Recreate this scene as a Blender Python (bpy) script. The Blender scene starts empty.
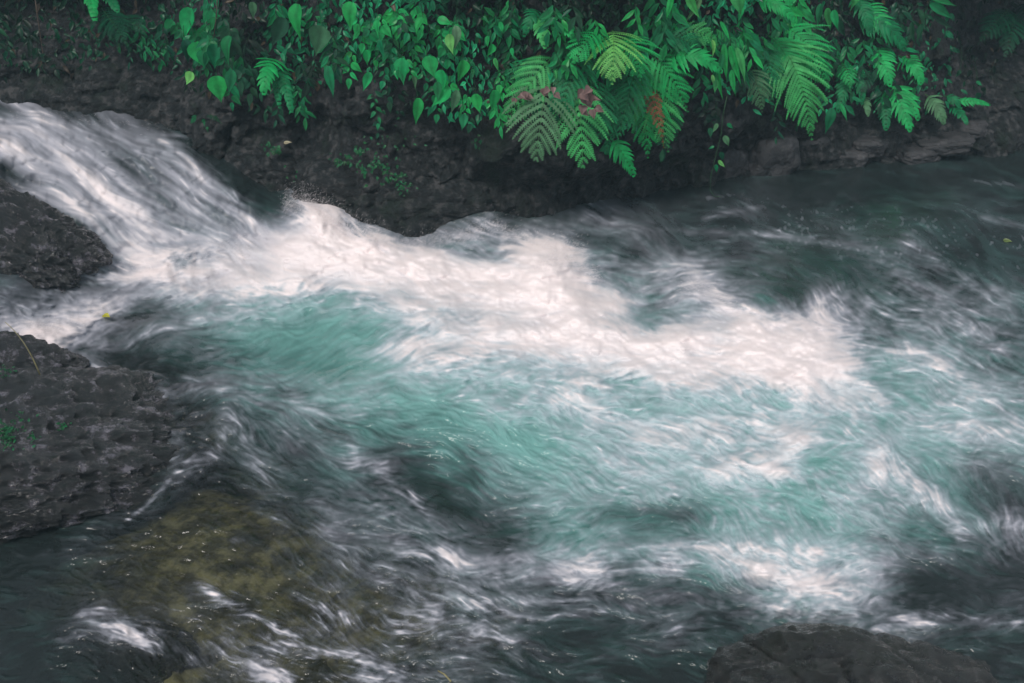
import bpy, math, random
import numpy as np
from mathutils import Vector

R = math.radians
# ------------------------------------------------------------------ camera, sky, sun
sc = bpy.context.scene
CAM_H, PITCH, FPX, W, H = 2.2, 28.0, 1000.0, 1024.0, 683.0
cam_d = bpy.data.cameras.new('camera'); cam = bpy.data.objects.new('camera', cam_d)
sc.collection.objects.link(cam); sc.camera = cam
cam.location = (0, 0, CAM_H); cam.rotation_euler = (R(90 - PITCH), 0, 0)
cam_d.sensor_width = 36; cam_d.lens = 36 * FPX / W; cam_d.clip_end = 500; cam_d.clip_start = 0.05
sc.view_settings.view_transform = 'Standard'; sc.view_settings.look = 'None'
sc.view_settings.gamma = 1; sc.view_settings.exposure = 0.25
world = bpy.data.worlds.new('World'); sc.world = world; world.use_nodes = True
SUN_EL, SUN_AZ = 58.0, 205.0      # overcast: broad soft light from behind and above the camera
nt = world.node_tree; bg = nt.nodes['Background']
sky = nt.nodes.new('ShaderNodeTexSky'); sky.sky_type = 'NISHITA'; sky.sun_disc = False
sky.sun_elevation = R(SUN_EL); sky.sun_rotation = R(SUN_AZ)
hs = nt.nodes.new('ShaderNodeHueSaturation'); hs.inputs['Saturation'].default_value = 0.35
nt.links.new(sky.outputs[0], hs.inputs['Color']); nt.links.new(hs.outputs[0], bg.inputs[0])
bg.inputs[1].default_value = 0.11
sd = bpy.data.lights.new('sun', 'SUN'); sun = bpy.data.objects.new('sun', sd); sc.collection.objects.link(sun)
sd.energy = 1.7; sd.angle = R(18); sd.color = (1.0, 0.93, 0.88)
az = R(SUN_AZ)
sdir = Vector((math.sin(az) * math.cos(R(SUN_EL)), math.cos(az) * math.cos(R(SUN_EL)), math.sin(R(SUN_EL))))
sun.rotation_euler = sdir.to_track_quat('Z', 'Y').to_euler()

rng = np.random.default_rng(7)
random.seed(11)
C = sc.collection

# ------------------------------------------------------------------ helpers
cp, sp = math.cos(R(PITCH)), math.sin(R(PITCH))
def raydir(u, v):
    a = (np.asarray(u, float) - W / 2) / FPX; b = (H / 2 - np.asarray(v, float)) / FPX
    return a, cp + b * sp, -sp + b * cp
def at_y(u, v, Y):
    dx, dy, dz = raydir(u, v); t = Y / dy
    return np.array([dx * t, dy * t, CAM_H + dz * t])
def at_z(u, v, z):
    dx, dy, dz = raydir(u, v); t = (CAM_H - z) / (-dz)
    return np.stack([dx * t, dy * t, np.zeros_like(t) + z], -1)

def tag(o, label=None, cat=None, group=None, kind=None):
    if label: o['label'] = label
    if cat: o['category'] = cat
    if group: o['group'] = group
    if kind: o['kind'] = kind
    return o
def empty(name, loc):
    o = bpy.data.objects.new(name, None); C.objects.link(o); o.location = loc; o.empty_display_size = 0.1
    return o
def mesh_obj(name, verts, faces, m, parent=None, smooth=True, cols=None, loc=None):
    verts = np.asarray(verts, np.float32)
    off = np.zeros(3) if loc is None else np.asarray(loc, float)
    if parent is not None: off = np.array(parent.location)
    me = bpy.data.meshes.new(name)
    if isinstance(faces, np.ndarray):
        n, k = faces.shape
        me.vertices.add(len(verts)); me.vertices.foreach_set('co', (verts - off).astype(np.float32).ravel())
        me.loops.add(n * k); me.loops.foreach_set('vertex_index', faces.astype(np.int32).ravel())
        me.polygons.add(n); me.polygons.foreach_set('loop_start', np.arange(0, n * k, k, dtype=np.int32))
        me.update(calc_edges=True)
    else:
        me.from_pydata((verts - off).tolist(), [], faces)
    if smooth: me.polygons.foreach_set('use_smooth', np.ones(len(me.polygons), bool))
    if cols is not None:
        a = me.color_attributes.new('tint', 'FLOAT_COLOR', 'POINT')
        c = np.ones((len(verts), 4), np.float32); c[:, :cols.shape[1]] = cols
        a.data.foreach_set('color', c.ravel())
    me.materials.append(m); me.update()
    o = bpy.data.objects.new(name, me); C.objects.link(o)
    if parent is not None: o.parent = parent
    else: o.location = off
    return o

def hash3(i, j, k, s=0):
    h = (i.astype(np.int64) * 374761393 + j.astype(np.int64) * 668265263 + k.astype(np.int64) * 2147483647 + s * 974634777) & 0xffffffff
    h = ((h ^ (h >> 13)) * 1274126177) & 0xffffffff
    h = ((h ^ (h >> 16)) * 2246822519) & 0xffffffff
    return ((h ^ (h >> 15)) & 0xffff) / 65535.0
def vnoise(p, s=0):
    i = np.floor(p).astype(np.int64); f = p - i; f = f * f * f * (f * (f * 6 - 15) + 10)
    r = 0
    for a in (0, 1):
        for b in (0, 1):
            for c in (0, 1):
                w = (f[..., 0] if a else 1 - f[..., 0]) * (f[..., 1] if b else 1 - f[..., 1]) * (f[..., 2] if c else 1 - f[..., 2])
                r = r + w * hash3(i[..., 0] + a, i[..., 1] + b, i[..., 2] + c, s)
    return r * 2 - 1
def fbm(p, oct=5, s=0, ridged=False):
    r = 0; a = 1; t = 0
    for o in range(oct):
        n = vnoise(p * (2.03 ** o) + 17.3 * o, s + o)
        if ridged: n = 1 - 2 * np.abs(n)
        r = r + a * n; t += a; a *= 0.5
    return r / t
def worley(p, s=0):
    i = np.floor(p).astype(np.int64); d1 = np.full(p.shape[:-1], 9.0); d2 = d1.copy(); idv = d1 * 0
    for a in (-1, 0, 1):
        for b in (-1, 0, 1):
            for c in (-1, 0, 1):
                x, y, z = i[..., 0] + a, i[..., 1] + b, i[..., 2] + c
                q = np.stack([x + hash3(x, y, z, s), y + hash3(x, y, z, s + 1), z + hash3(x, y, z, s + 2)], -1)
                d = np.sqrt(((p - q) ** 2).sum(-1)); m = d < d1
                d2 = np.where(m, d1, np.minimum(d2, d)); idv = np.where(m, hash3(x, y, z, s + 3), idv); d1 = np.where(m, d, d1)
    return d1, d2, idv
def smooth(x, a, b):
    t = np.clip((x - a) / (b - a), 0, 1); return t * t * (3 - 2 * t)

# ------------------------------------------------------------------ materials
def new_mat(name):
    m = bpy.data.materials.new(name); m.use_nodes = True
    n = m.node_tree; return m, n, n.nodes, n.links, n.nodes['Principled BSDF']
def ramp(nodes, stops):
    r = nodes.new('ShaderNodeValToRGB'); e = r.color_ramp.elements
    while len(e) < len(stops): e.new(0.5)
    for q, (p, c) in zip(e, stops): q.position = p; q.color = (*c, 1)
    return r
def noise(nodes, links, scale, detail=6, rough=0.6, stretch=None, rot=None, coord=None):
    t = nodes.new('ShaderNodeTexNoise'); t.inputs['Scale'].default_value = scale
    t.inputs['Detail'].default_value = detail; t.inputs['Roughness'].default_value = rough
    g = nodes.new('ShaderNodeNewGeometry'); mp = nodes.new('ShaderNodeMapping')
    if stretch: mp.inputs['Scale'].default_value = stretch
    if rot: mp.inputs['Rotation'].default_value = rot
    links.new(g.outputs['Position'], mp.inputs[0]); links.new(mp.outputs[0], t.inputs[0])
    return t
def rock_mat(name, stops, rough=(0.25, 0.6), bump=0.5, scale=9, moss=None, fine=55, dist=0.03, spec=.5):
    m, n, N, L, P = new_mat(name); P.inputs['Specular IOR Level'].default_value = spec
    if spec > .8: P.inputs['Coat Weight'].default_value = 1; P.inputs['Coat Roughness'].default_value = .10; P.inputs['Coat IOR'].default_value = 1.5
    a = noise(N, L, scale, 10, 0.65); r = ramp(N, stops); L.new(a.outputs[0], r.inputs[0])
    col = r.outputs[0]
    if moss:
        b = noise(N, L, 3.5, 8, 0.7); rr = ramp(N, [(moss[1], (0, 0, 0)), (moss[1] + 0.1, (1, 1, 1))]); L.new(b.outputs[0], rr.inputs[0])
        mx = N.new('ShaderNodeMix'); mx.data_type = 'RGBA'; L.new(rr.outputs[0], mx.inputs['Factor']); L.new(col, mx.inputs['A'])
        mx.inputs['B'].default_value = (*moss[0], 1); col = mx.outputs['Result']
    L.new(col, P.inputs['Base Color'])
    f = noise(N, L, fine, 8, 0.7, rot=(0.3, 0.5, 0.2), stretch=(1, 0.5, 1.3))
    mr = N.new('ShaderNodeMapRange'); mr.inputs['To Min'].default_value = rough[0]; mr.inputs['To Max'].default_value = rough[1]
    mr.inputs['From Min'].default_value = 0.35; mr.inputs['From Max'].default_value = 0.65
    L.new(a.outputs[0], mr.inputs[0]); L.new(mr.outputs[0], P.inputs['Roughness'])
    bp = N.new('ShaderNodeBump'); bp.inputs['Strength'].default_value = bump; bp.inputs['Distance'].default_value = dist
    L.new(f.outputs[0], bp.inputs['Height']); L.new(bp.outputs[0], P.inputs['Normal']); L.new(bp.outputs[0], P.inputs['Coat Normal'])
    return m
M = {}
M['bank'] = rock_mat('bank_rock', [(0.38, (0.005, 0.008, 0.0085)), (0.51, (0.015, 0.020, 0.021)), (0.62, (0.078, 0.077, 0.076))], (0.4, 0.7), 1.0, 19, ((0.010, 0.022, 0.014), 0.54), 45, 0.04)
M['wet'] = rock_mat('wet_rock', [(0.38, (0.005, 0.008, 0.0085)), (0.54, (0.013, 0.017, 0.017)), (0.66, (0.06, 0.055, 0.057))], (0.16, 0.4), 0.9, 12, None, 24, 0.07, .9)
M['painted_sheen'] = rock_mat('wet_rock_painted_sheen', [(0.40, (0.007, 0.010, 0.010)), (0.50, (0.016, 0.019, 0.018)), (0.565, (0.065, 0.063, 0.07)), (0.65, (0.25, 0.24, 0.28))], (0.22, 0.10), 1.0, 16, ((.012, .014, .010), .56), 20, 0.09, 1.0)  # palest stops paint lilac sky highlights into the wet rock colour
M['mossy'] = rock_mat('mossy_wet_rock', [(0.38, (0.007, 0.009, 0.007)), (0.52, (0.018, 0.02, 0.015)), (0.66, (0.07, 0.067, 0.062))], (0.3, 0.14), 1.0, 18, ((0.014, 0.018, 0.008), 0.52), 32, .07, .9)
M['stone'] = rock_mat('grey_stone', [(0.3, (0.02, 0.022, 0.024)), (0.55, (0.05, 0.05, 0.052)), (0.7, (0.13, 0.125, 0.13))], (0.3, 0.6), 0.6, 9)
M['bed'] = rock_mat('river_bed', [(0.34, (0.016, 0.017, 0.012)), (0.47, (0.075, 0.070, 0.045)), (0.6, (0.27, 0.245, 0.16))], (0.6, 0.8), 0.5, 8)
M['algae'] = rock_mat('algae_rock', [(0.34, (0.02, 0.019, 0.014)), (0.48, (0.075, 0.068, 0.043)), (0.62, (0.27, 0.245, 0.16))], (0.6, 0.8), 0.5, 9, ((.04, .036, .024), .56))

def leaf_mat(name, gain=1.0, rough=0.33, trans=0.3):
    m, n, N, L, P = new_mat(name)
    a = N.new('ShaderNodeVertexColor'); a.layer_name = 'tint'
    z = noise(N, L, 22, 3); mr = N.new('ShaderNodeMapRange'); mr.inputs['To Min'].default_value = 0.72 * gain; mr.inputs['To Max'].default_value = 1.25 * gain
    mr.inputs['From Min'].default_value = 0.3; mr.inputs['From Max'].default_value = 0.7
    L.new(z.outputs[0], mr.inputs[0])
    mu = N.new('ShaderNodeVectorMath'); mu.operation = 'SCALE'; L.new(a.outputs[0], mu.inputs[0]); L.new(mr.outputs[0], mu.inputs['Scale'])
    L.new(mu.outputs[0], P.inputs['Base Color']); P.inputs['Roughness'].default_value = rough
    P.inputs['Specular IOR Level'].default_value = 0.22
    tr = N.new('ShaderNodeBsdfTranslucent'); L.new(mu.outputs[0], tr.inputs[0])
    mx = N.new('ShaderNodeMixShader'); mx.inputs[0].default_value = trans
    L.new(P.outputs[0], mx.inputs[1]); L.new(tr.outputs[0], mx.inputs[2]); L.new(mx.outputs[0], N['Material Output'].inputs[0])
    return m
M['leaf'] = leaf_mat('leaf', 1.15); M['fern'] = leaf_mat('fern_frond', 1.1, 0.5, 0.35)
def flat_mat(name, c, rough=0.7):
    m, n, N, L, P = new_mat(name); a = noise(N, L, 40, 4)
    r = ramp(N, [(0.3, tuple(x * 0.6 for x in c)), (0.7, tuple(min(1, x * 1.3) for x in c))]); L.new(a.outputs[0], r.inputs[0])
    L.new(r.outputs[0], P.inputs['Base Color']); P.inputs['Roughness'].default_value = rough; return m
M['stem'] = flat_mat('green_stem', (0.03, 0.11, 0.04)); M['wood'] = flat_mat('brown_stem', (0.07, 0.05, 0.035))
M['straw'] = flat_mat('dry_grass', (0.28, 0.25, 0.12)); M['dead'] = flat_mat('dead_leaf', (0.24, 0.13, 0.12)); M['rust'] = flat_mat('rusty_frond', (0.2, 0.06, 0.03))
M['yellow'] = flat_mat('yellow_leaf', (0.45, 0.42, 0.07)); M['pale'] = flat_mat('pale_leaf', (0.5, 0.45, 0.28))

# ------------------------------------------------------------------ the water: maps of foam, aeration, depth and flow
YC = [112, 144, 176, 208, 240, 272, 304, 336, 368, 400, 432, 475, 507, 539, 571, 603, 635, 667]
FOAM = ["55455100000000000000000000000000", "66545410000000000000000000000000", "35764563100000000000000100000100",
        "33577566387200000123211212111221", "10167547999768556422332222322111", "12158899999999999854542111233211",
        "44552456434689999987457433523422", "68521222112256889999888888534442", "00211132222365455678888898734542",
        "10012213222222455554334456764554", "00001223321111232455666576555554", "00000220201211122345656674383221",
        "00000000112231112332224443445411", "00000000112242333333245444443333", "00000000112223445662635777651111",
        "00021111122233323123324455631111", "00145222223333332111221112233111", "00000123423433222111000000122111"]  # lower left values raised to paint broken reflections as foam
TURQ = ["00000000001111111100000000000000", "00000000001111111100000000000000", "00000000001111111100000000000000",
        "00000000122111111100000001111111", "22222222222222222211111111111111", "11112233556666655443321112222222",
        "00012356777666666565433321122222", "00001347887877766555656554345433", "00000125567888888888888887877753",
        "00000024357888888888888888887764", "00000013245556788888888888888887", "00000001123334678888888888876653",
        "00000000111232344676557888866563", "00000000011223345676547888744442", "00000000011122334555566788751111",
        "00000000001111222333344555531111", "00000000001111111111111111111111", "00000000001111111111000011111111"]
SHAL = ["00000000000000000000000000000000"] * 7 + ["00011000000000000000000000000000", "00123210000000000000000000000000",
        "22467531000000000000000000000000", "33467763000000000000000000000000", "22344554320000000000000000000000",
        "22345678532100000000000000000000", "22346788764321000000000000000000", "22357888776655310000000000000000",
        "22357888888776542100000000000000", "22457888887766543211111111111111", "12346776666544332211111222222222"]
U0, U1, V0, V1 = -300, 1324, 90, 770
NU, NV = U1 - U0, V1 - V0
uu, vv = np.meshgrid(np.arange(U0, U1, dtype=np.float32), np.arange(V0, V1, dtype=np.float32))
def blur1(a, s, ax):
    r = max(1, int(3 * s)); k = np.exp(-0.5 * (np.arange(-r, r + 1) / s) ** 2); k /= k.sum()
    pad = [(0, 0), (0, 0)]; pad[ax] = (r, r); b = np.pad(a, pad, mode='edge'); o = np.zeros_like(a)
    n = a.shape[ax]
    for i, w in enumerate(k):
        o += w * (b[i:i + n, :] if ax == 0 else b[:, i:i + n])
    return o
def blur(a, sx, sy=None):
    sy = sx if sy is None else sy
    return blur1(blur1(a.astype(np.float32), sy, 0), sx, 1)
def bil(a, x, y):
    x = np.clip(x, 0, a.shape[1] - 1.001); y = np.clip(y, 0, a.shape[0] - 1.001)
    i = x.astype(np.int32); j = y.astype(np.int32); fx = x - i; fy = y - j; w = a.shape[1]; f = a.ravel(); k = j * w + i
    return (f[k] * (1 - fx) + f[k + 1] * fx) * (1 - fy) + (f[k + w] * (1 - fx) + f[k + w + 1] * fx) * fy
def gridmap(rows, wu, wv):
    g = np.array([[int(c) for c in r.ljust(32, '0')[:32]] for r in rows], np.float32) / 9
    x = (wu - 16) / 32; y = np.interp(wv.ravel(), YC, np.arange(len(YC))).reshape(wv.shape)
    return bil(g, x, y)
# domain warp breaks up the coarse sampling
P3 = lambda s, o: np.stack([uu / s + o, vv / s * 1.3, uu * 0 + o], -1)
warpx = 14 * fbm(P3(70, 3.1), 3, 5) + 5 * vnoise(P3(18, 9.1), 2); warpy = 9 * fbm(P3(60, 7.7), 3, 8) + 4 * vnoise(P3(16, 1.1), 4)
foam = blur(gridmap(FOAM, uu + warpx, vv + warpy), 6, 5)
turq = blur(gridmap(TURQ, uu + warpx, vv + warpy), 14)
shal = blur(gridmap(SHAL, uu + warpx, vv + warpy), 10); shal = shal * (1 + .3 * smooth(shal, .3, .6))

FLOW = [(0, 120, 1, .35), (60, 160, 1, .55), (0, 200, 1, .3), (120, 230, 1, .9), (200, 170, 1, .95), (160, 130, .8, .6), (240, 220, 1, .8), (100, 180, 1, .75),
        (180, 262, 1, -.25), (290, 215, 1, .25), (330, 215, .7, 1), (360, 260, 1, .1), (480, 230, 1, -.2), (440, 270, 1, .25), (540, 290, 1, .15), (600, 330, 1, .25),
        (690, 290, 1, -.3), (700, 340, 1, .1), (800, 340, 1, .2), (830, 300, .5, 1), (860, 370, 1, 0), (640, 250, 1, .3), (700, 215, 1, .05), (900, 215, 1, .08),
        (960, 260, 1, .6), (900, 320, 1, .45), (970, 350, 1, .55), (1000, 420, 1, .0), (920, 430, 1, .25), (800, 430, 1, .15), (680, 420, 1, .15),
        (560, 380, 1, .1), (480, 370, 1, -.1), (400, 350, 1, -.3), (330, 340, 1, -.3), (270, 330, 1, -.35), (230, 360, 1, .15), (150, 340, 1, -.25), (100, 300, 1, -.1),
        (50, 325, 1, .1), (20, 290, 1, .55), (130, 400, 1, .5), (200, 410, .8, -.8), (240, 430, .6, 1), (300, 420, 1, .35), (350, 400, 1, -.15), (430, 410, 1, .05),
        (400, 440, 1, .5), (480, 450, 1, .8), (540, 470, 1, .6), (520, 540, 1, -.3), (600, 520, 1, -.12), (680, 500, 1, .2), (640, 470, 1, .3), (580, 440, 1, .5), (720, 520, .7, .9),
        (760, 480, 1, .5), (800, 520, 1, .9), (860, 510, 1, .9), (900, 470, 1, 1), (960, 480, .8, .9), (1000, 520, .8, 1), (980, 450, 1, .0), (850, 560, 1, -.3),
        (780, 580, 1, .35), (680, 560, 1, .2), (600, 570, 1, -.1), (640, 600, 1, .1), (560, 600, 1, .2), (500, 620, 1, .35), (420, 600, 1, .35), (400, 540, 1, .3),
        (340, 490, 1, .3), (400, 490, 1, .45), (300, 560, 1, .7), (330, 620, 1, .55), (280, 660, 1, .2), (450, 650, 1, .3), (120, 630, 1, .4), (60, 640, 1, -.2),
        (180, 560, 1, .2), (200, 650, .8, .6), (900, 600, 1, -.25), (960, 560, 1, .3), (1000, 620, 1, .2), (740, 620, 1, .3), (180, 480, 1, -.8), (250, 500, 1, .6)]
fx = np.zeros_like(uu); fy = np.zeros_like(uu); fw = np.full_like(uu, 1e-6)
cs = 6; cu, cv = uu[::cs, ::cs], vv[::cs, ::cs]
gx = np.zeros_like(cu); gy = gx.copy(); gw = gx + 1e-9
for (x, y, a, b) in FLOW:
    d2 = (cu - x) ** 2 + (1.5 * (cv - y)) ** 2 + 60; w = d2 ** -1.6; n = math.hypot(a, b); gx += w * a / n; gy += w * b / n; gw += w
gx /= gw; gy /= gw
wob = 0.25 * np.stack([vnoise(np.stack([cu / 45, cv / 35, cu * 0 + k], -1), k) for k in (3, 4)])
gx += wob[0] * 0.5; gy += wob[1]
fx = bil(gx, (uu - U0) / cs, (vv - V0) / cs); fy = bil(gy, (uu - U0) / cs, (vv - V0) / cs)
n = np.sqrt(fx ** 2 + fy ** 2) + 1e-6; fx /= n; fy /= n
def lic(src, L, step=1.0):
    X0, Y0 = uu - U0, vv - V0; acc = src.copy(); wt = 1.0
    for sgn in (1, -1):
        x, y = X0.copy(), Y0.copy()
        for i in range(L):
            a = bil(fx, x, y); b = bil(fy, x, y); x = x + sgn * step * a; y = y + sgn * step * b
            w = 0.5 + 0.5 * math.cos(math.pi * (i + 1) / (L + 1)); acc += w * bil(src, x, y); wt += w
    acc /= wt; acc -= acc.mean(); return acc / acc.std()
white = rng.standard_normal(uu.shape).astype(np.float32)
s_long = lic(blur(rng.standard_normal(uu.shape), 2.4, 1.9), 24, 2.6)
s_veil = lic(blur(rng.standard_normal(uu.shape), 8, 5), 14, 5.0)
# churned water: the same strokes through a strongly disturbed flow
keep = (fx, fy)
th = 1.5 * fbm(np.stack([uu / 24, vv / 15, uu * 0 + 8.8], -1), 3, 55)
fx, fy = keep[0] * np.cos(th) - keep[1] * np.sin(th), keep[0] * np.sin(th) + keep[1] * np.cos(th)
s_curl = lic(blur(rng.standard_normal(uu.shape), 0.9, 0.8), 6, 1.5); s_curl2 = lic(blur(rng.standard_normal(uu.shape), 2.2, 1.6), 7, 2.2)
th2 = 0.55 * fbm(np.stack([uu / 60, vv / 36, uu * 0 + 1.8], -1), 3, 56) + .35 * th
fx, fy = keep[0] * np.cos(th2) - keep[1] * np.sin(th2), keep[0] * np.sin(th2) + keep[1] * np.cos(th2)
s_fine = lic(blur(white, 0.6), 7, 1.1); s_mid = lic(blur(rng.standard_normal(uu.shape), 1.2, 1.0), 9, 1.7)
s_big = lic(blur(rng.standard_normal(uu.shape), 4.5, 3.0), 8, 3.2)

def stroke(pts, w, soft=1.0):
    out = np.zeros_like(uu); pts = np.array(pts, float)
    for (x0, y0), (x1, y1) in zip(pts[:-1], pts[1:]):
        b = 4 * w; i0, i1 = int(max(0, min(x0, x1) - b - U0)), int(min(NU, max(x0, x1) + b - U0)); j0, j1 = int(max(0, min(y0, y1) - b - V0)), int(min(NV, max(y0, y1) + b - V0))
        if i0 >= i1 or j0 >= j1: continue
        X, Y = uu[j0:j1, i0:i1] + 0.35 * warpx[j0:j1, i0:i1], vv[j0:j1, i0:i1] + 0.35 * warpy[j0:j1, i0:i1]
        dx, dy = x1 - x0, y1 - y0; t = np.clip(((X - x0) * dx + (Y - y0) * dy) / (dx * dx + dy * dy + 1e-9), 0, 1)
        d2 = (X - x0 - t * dx) ** 2 + (Y - y0 - t * dy) ** 2
        out[j0:j1, i0:i1] = np.maximum(out[j0:j1, i0:i1], np.exp(-d2 / (2 * w * w)))
    return out
ADD = [([(0, 140), (60, 160), (120, 205), (165, 250)], 9, .3), ([(20, 120), (100, 128), (160, 165), (210, 225)], 7, .2), ([(170, 135), (215, 185), (245, 225)], 9, .3), ([(30, 185), (100, 215), (150, 262)], 8, .25),
       ([(305, 195), (335, 230), (370, 250)], 10, .5), ([(485, 205), (500, 232)], 8, .35), ([(545, 255), (560, 280)], 16, .35), ([(500, 245), (560, 246), (585, 255)], 3, .4),
       ([(690, 270), (730, 300), (760, 340)], 10, .3), ([(818, 292), (826, 330), (850, 360)], 7, .35), ([(400, 348), (420, 352)], 13, .3), ([(350, 356), (400, 345), (470, 350), (560, 340)], 6, .35),
       ([(20, 340), (60, 330), (115, 312)], 9, .5), ([(590, 213), (625, 222), (660, 232)], 5, .3), ([(660, 228), (720, 233), (790, 236)], 1.8, .35), ([(700, 218), (735, 213), (762, 207)], 1.6, .6),
       ([(705, 198), (740, 197)], 1.4, .6), ([(770, 232), (800, 238), (840, 245), (870, 250)], 3, .3), ([(905, 238), (950, 270), (1010, 300)], 6, .3), ([(980, 220), (1024, 226)], 2.5, .4), ([(975, 182), (1024, 186)], 1.3, .6),
       ([(872, 302), (900, 320), (940, 330)], 4, .3), ([(870, 350), (910, 348), (960, 372), (1010, 420)], 4, .25), ([(880, 462), (895, 466), (930, 490), (960, 530)], 6, .45), ([(905, 462), (914, 456)], 2, .4),
       ([(985, 436), (1024, 424)], 4, .25), ([(990, 525), (1010, 520)], 9, .4), ([(200, 465), (222, 440), (232, 415)], 5, .4), ([(190, 385), (235, 392), (260, 400)], 5, .35),
       ([(232, 420), (248, 445), (262, 470)], 4, .35), ([(290, 400), (330, 412), (390, 408)], 5, .2), ([(340, 462), (385, 470), (415, 500), (440, 530), (450, 560)], 5, .35),
       ([(350, 440), (355, 462)], 4, .35), ([(400, 550), (430, 555), (480, 565)], 5, .3), ([(560, 572), (620, 565), (680, 568)], 7, .35), ([(700, 540), (760, 575), (820, 590)], 9, .3),
       ([(640, 548), (690, 546), (760, 548)], 3, .2), ([(60, 640), (100, 612), (140, 640), (190, 660)], 6, .22), ([(85, 615), (110, 612)], 4, .25), ([(120, 640), (150, 640)], 7, .22), ([(200, 582), (240, 610), (290, 640)], 4, .3),
       ([(290, 595), (350, 620), (420, 630)], 4, .3), ([(330, 655), (380, 660), (400, 675)], 5, .35), ([(256, 670), (290, 680)], 6, .4), ([(470, 600), (540, 620), (600, 610)], 3, .25), ([(520, 600), (570, 603), (600, 597)], 3, .3),
       ([(880, 630), (920, 612), (970, 622), (1024, 622)], 4, .2), ([(885, 615), (930, 625)], 3, .3), ([(94, 375), (120, 372)], 2, .6), ([(90, 368), (118, 370)], 1.5, .5), ([(100, 280), (130, 277), (170, 268)], 3, .4),
       ([(195, 455), (150, 500), (120, 530)], 1.8, .5), ([(234, 540), (241, 541)], 3, .6), ([(160, 395), (170, 390)], 3, .3), ([(130, 345), (180, 322), (230, 315)], 4, .25)]
ADD += [([(120, 560), (200, 590), (300, 640)], 36, .08), ([(280, 500), (400, 560), (480, 620)], 42, .08), ([(560, 250), (590, 290), (600, 310)], 12, .3), ([(680, 275), (720, 300)], 12, .3), ([(330, 250), (440, 275), (540, 300), (640, 345), (740, 360), (860, 375)], 20, .3), ([(560, 400), (640, 430), (720, 425), (800, 440)], 10, .25), ([(720, 470), (790, 465)], 9, .25), ([(860, 430), (940, 425), (1024, 440)], 12, .08)]  # first two: pale veils over the shallows, part foam, part painted reflections
SUB = [([(270, 205), (295, 212)], 12, .6), ([(30, 150), (70, 178)], 5, .35), ([(120, 160), (170, 200)], 6, .4), ([(155, 245), (180, 262)], 6, .5), ([(210, 185), (235, 210)], 5, .3), ([(350, 225), (385, 248)], 4, .4), ([(430, 240), (490, 252), (500, 258)], 6, .4), ([(590, 318), (620, 327), (648, 322)], 9, .75), ([(620, 285), (645, 300)], 9, .3), ([(560, 262), (600, 275)], 6, .15), ([(395, 290), (440, 312), (480, 318)], 6, .25),
       ([(700, 285), (760, 300), (800, 290)], 9, .3), ([(820, 260), (870, 280)], 9, .2), ([(215, 395), (250, 395), (270, 430)], 9, .2), ([(290, 350), (350, 320), (380, 325)], 12, .3), ([(400, 385), (440, 410), (520, 440)], 12, .2), ([(420, 480), (470, 510), (500, 540)], 12, .2),
       ([(612, 510), (660, 520), (700, 520)], 9, .2), ([(620, 595), (680, 580), (740, 590)], 12, .3), ([(500, 430), (560, 470)], 10, .2), ([(880, 575), (1000, 580)], 12, .12), ([(540, 300), (570, 305)], 3, .1), ([(740, 560), (700, 575)], 5, .1)]
st = np.clip(0.5 + 0.27 * s_mid + 0.12 * s_fine, 0, 1.3)
for pts, w, a in ADD: foam += a * stroke(pts, w) * (0.35 + 0.9 * st)
for pts, w, a in SUB: foam -= a * stroke(pts, w) * (0.7 + 0.2 * s_mid)
foam = np.clip(foam, 0, 1.3)
patch = 0.55 + 0.75 * np.clip(0.5 + 0.9 * fbm(P3(38, 5.5), 3, 31), 0, 1)
mid = (0.38 + 0.62 * smooth(foam, 0.05, 0.4)) * (1 - 0.8 * smooth(foam, 0.7, 1.0)) * patch
chute = smooth(0.55 * (uu - 250) + vv + 0 * uu, 400, 100) * 0
chute = 1 - smooth(vv - (118 + 0.62 * np.clip(uu, -300, 240)) , -10, 26) * smooth(uu, -320, -300)
chute = np.where(uu < 285, np.clip(1 - smooth(vv, 250 - 0.10 * uu, 275 - 0.10 * uu), 0, 1), 0) * (1 - smooth(uu, 245, 285))
chute = blur(chute, 5)
grain = fbm(np.stack([uu / 7, vv / 4.5, uu * 0 + 2.2], -1), 4, 77)
billow = fbm(np.stack([uu / 42, vv / 26, uu * 0 + 6.2], -1), 4, 91)
# soften the traced shapes along the flow, the way a slow exposure does
def smear(src, L, step):
    X0, Y0 = uu - U0, vv - V0; acc = src.copy(); wt = 1.0
    for sgn in (1, -1):
        x, y = X0.copy(), Y0.copy()
        for q in range(L):
            a = bil(fx, x, y); b = bil(fy, x, y); x = x + sgn * step * a; y = y + sgn * step * b
            acc += bil(src, x, y); wt += 1
    return acc / wt
foam = 0.45 * foam + 0.55 * smear(foam, 7, 2.2)
pm = np.clip(0.55 + 1.1 * fbm(P3(55, 2.5), 3, 44), 0.1, 1)     # where the water churns rather than streams
pm = np.clip(pm + 0.5 * np.exp(-((uu - 800) / 130) ** 2 - ((vv - 530) / 70) ** 2), 0, 1)
quiet = 1 - 0.55 * smooth(uu, 560, 660) * (1 - smooth(vv - 0.12 * np.maximum(uu - 800, 0), 225, 300))
foam = foam * (1 - 0.4 * (1 - quiet) / .55)
foam = foam + (1 - chute) * quiet * mid * ((1 - pm) * (0.05 * s_mid + 0.055 * s_fine + 0.04 * s_long) + pm * (0.065 * s_curl + 0.055 * s_curl2) + 0.07 * s_veil + 0.20 * grain + .24 * billow) + chute * smooth(foam, 0, .3) * (0.10 * s_long + 0.09 * s_veil + 0.025 * s_mid + .015 * s_fine)
foam = foam + (1 - chute) * smooth(foam, .7, 1.0) * (0.22 * billow + .03 * s_curl2 + .03 * s_veil + .02 * s_long)
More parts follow.
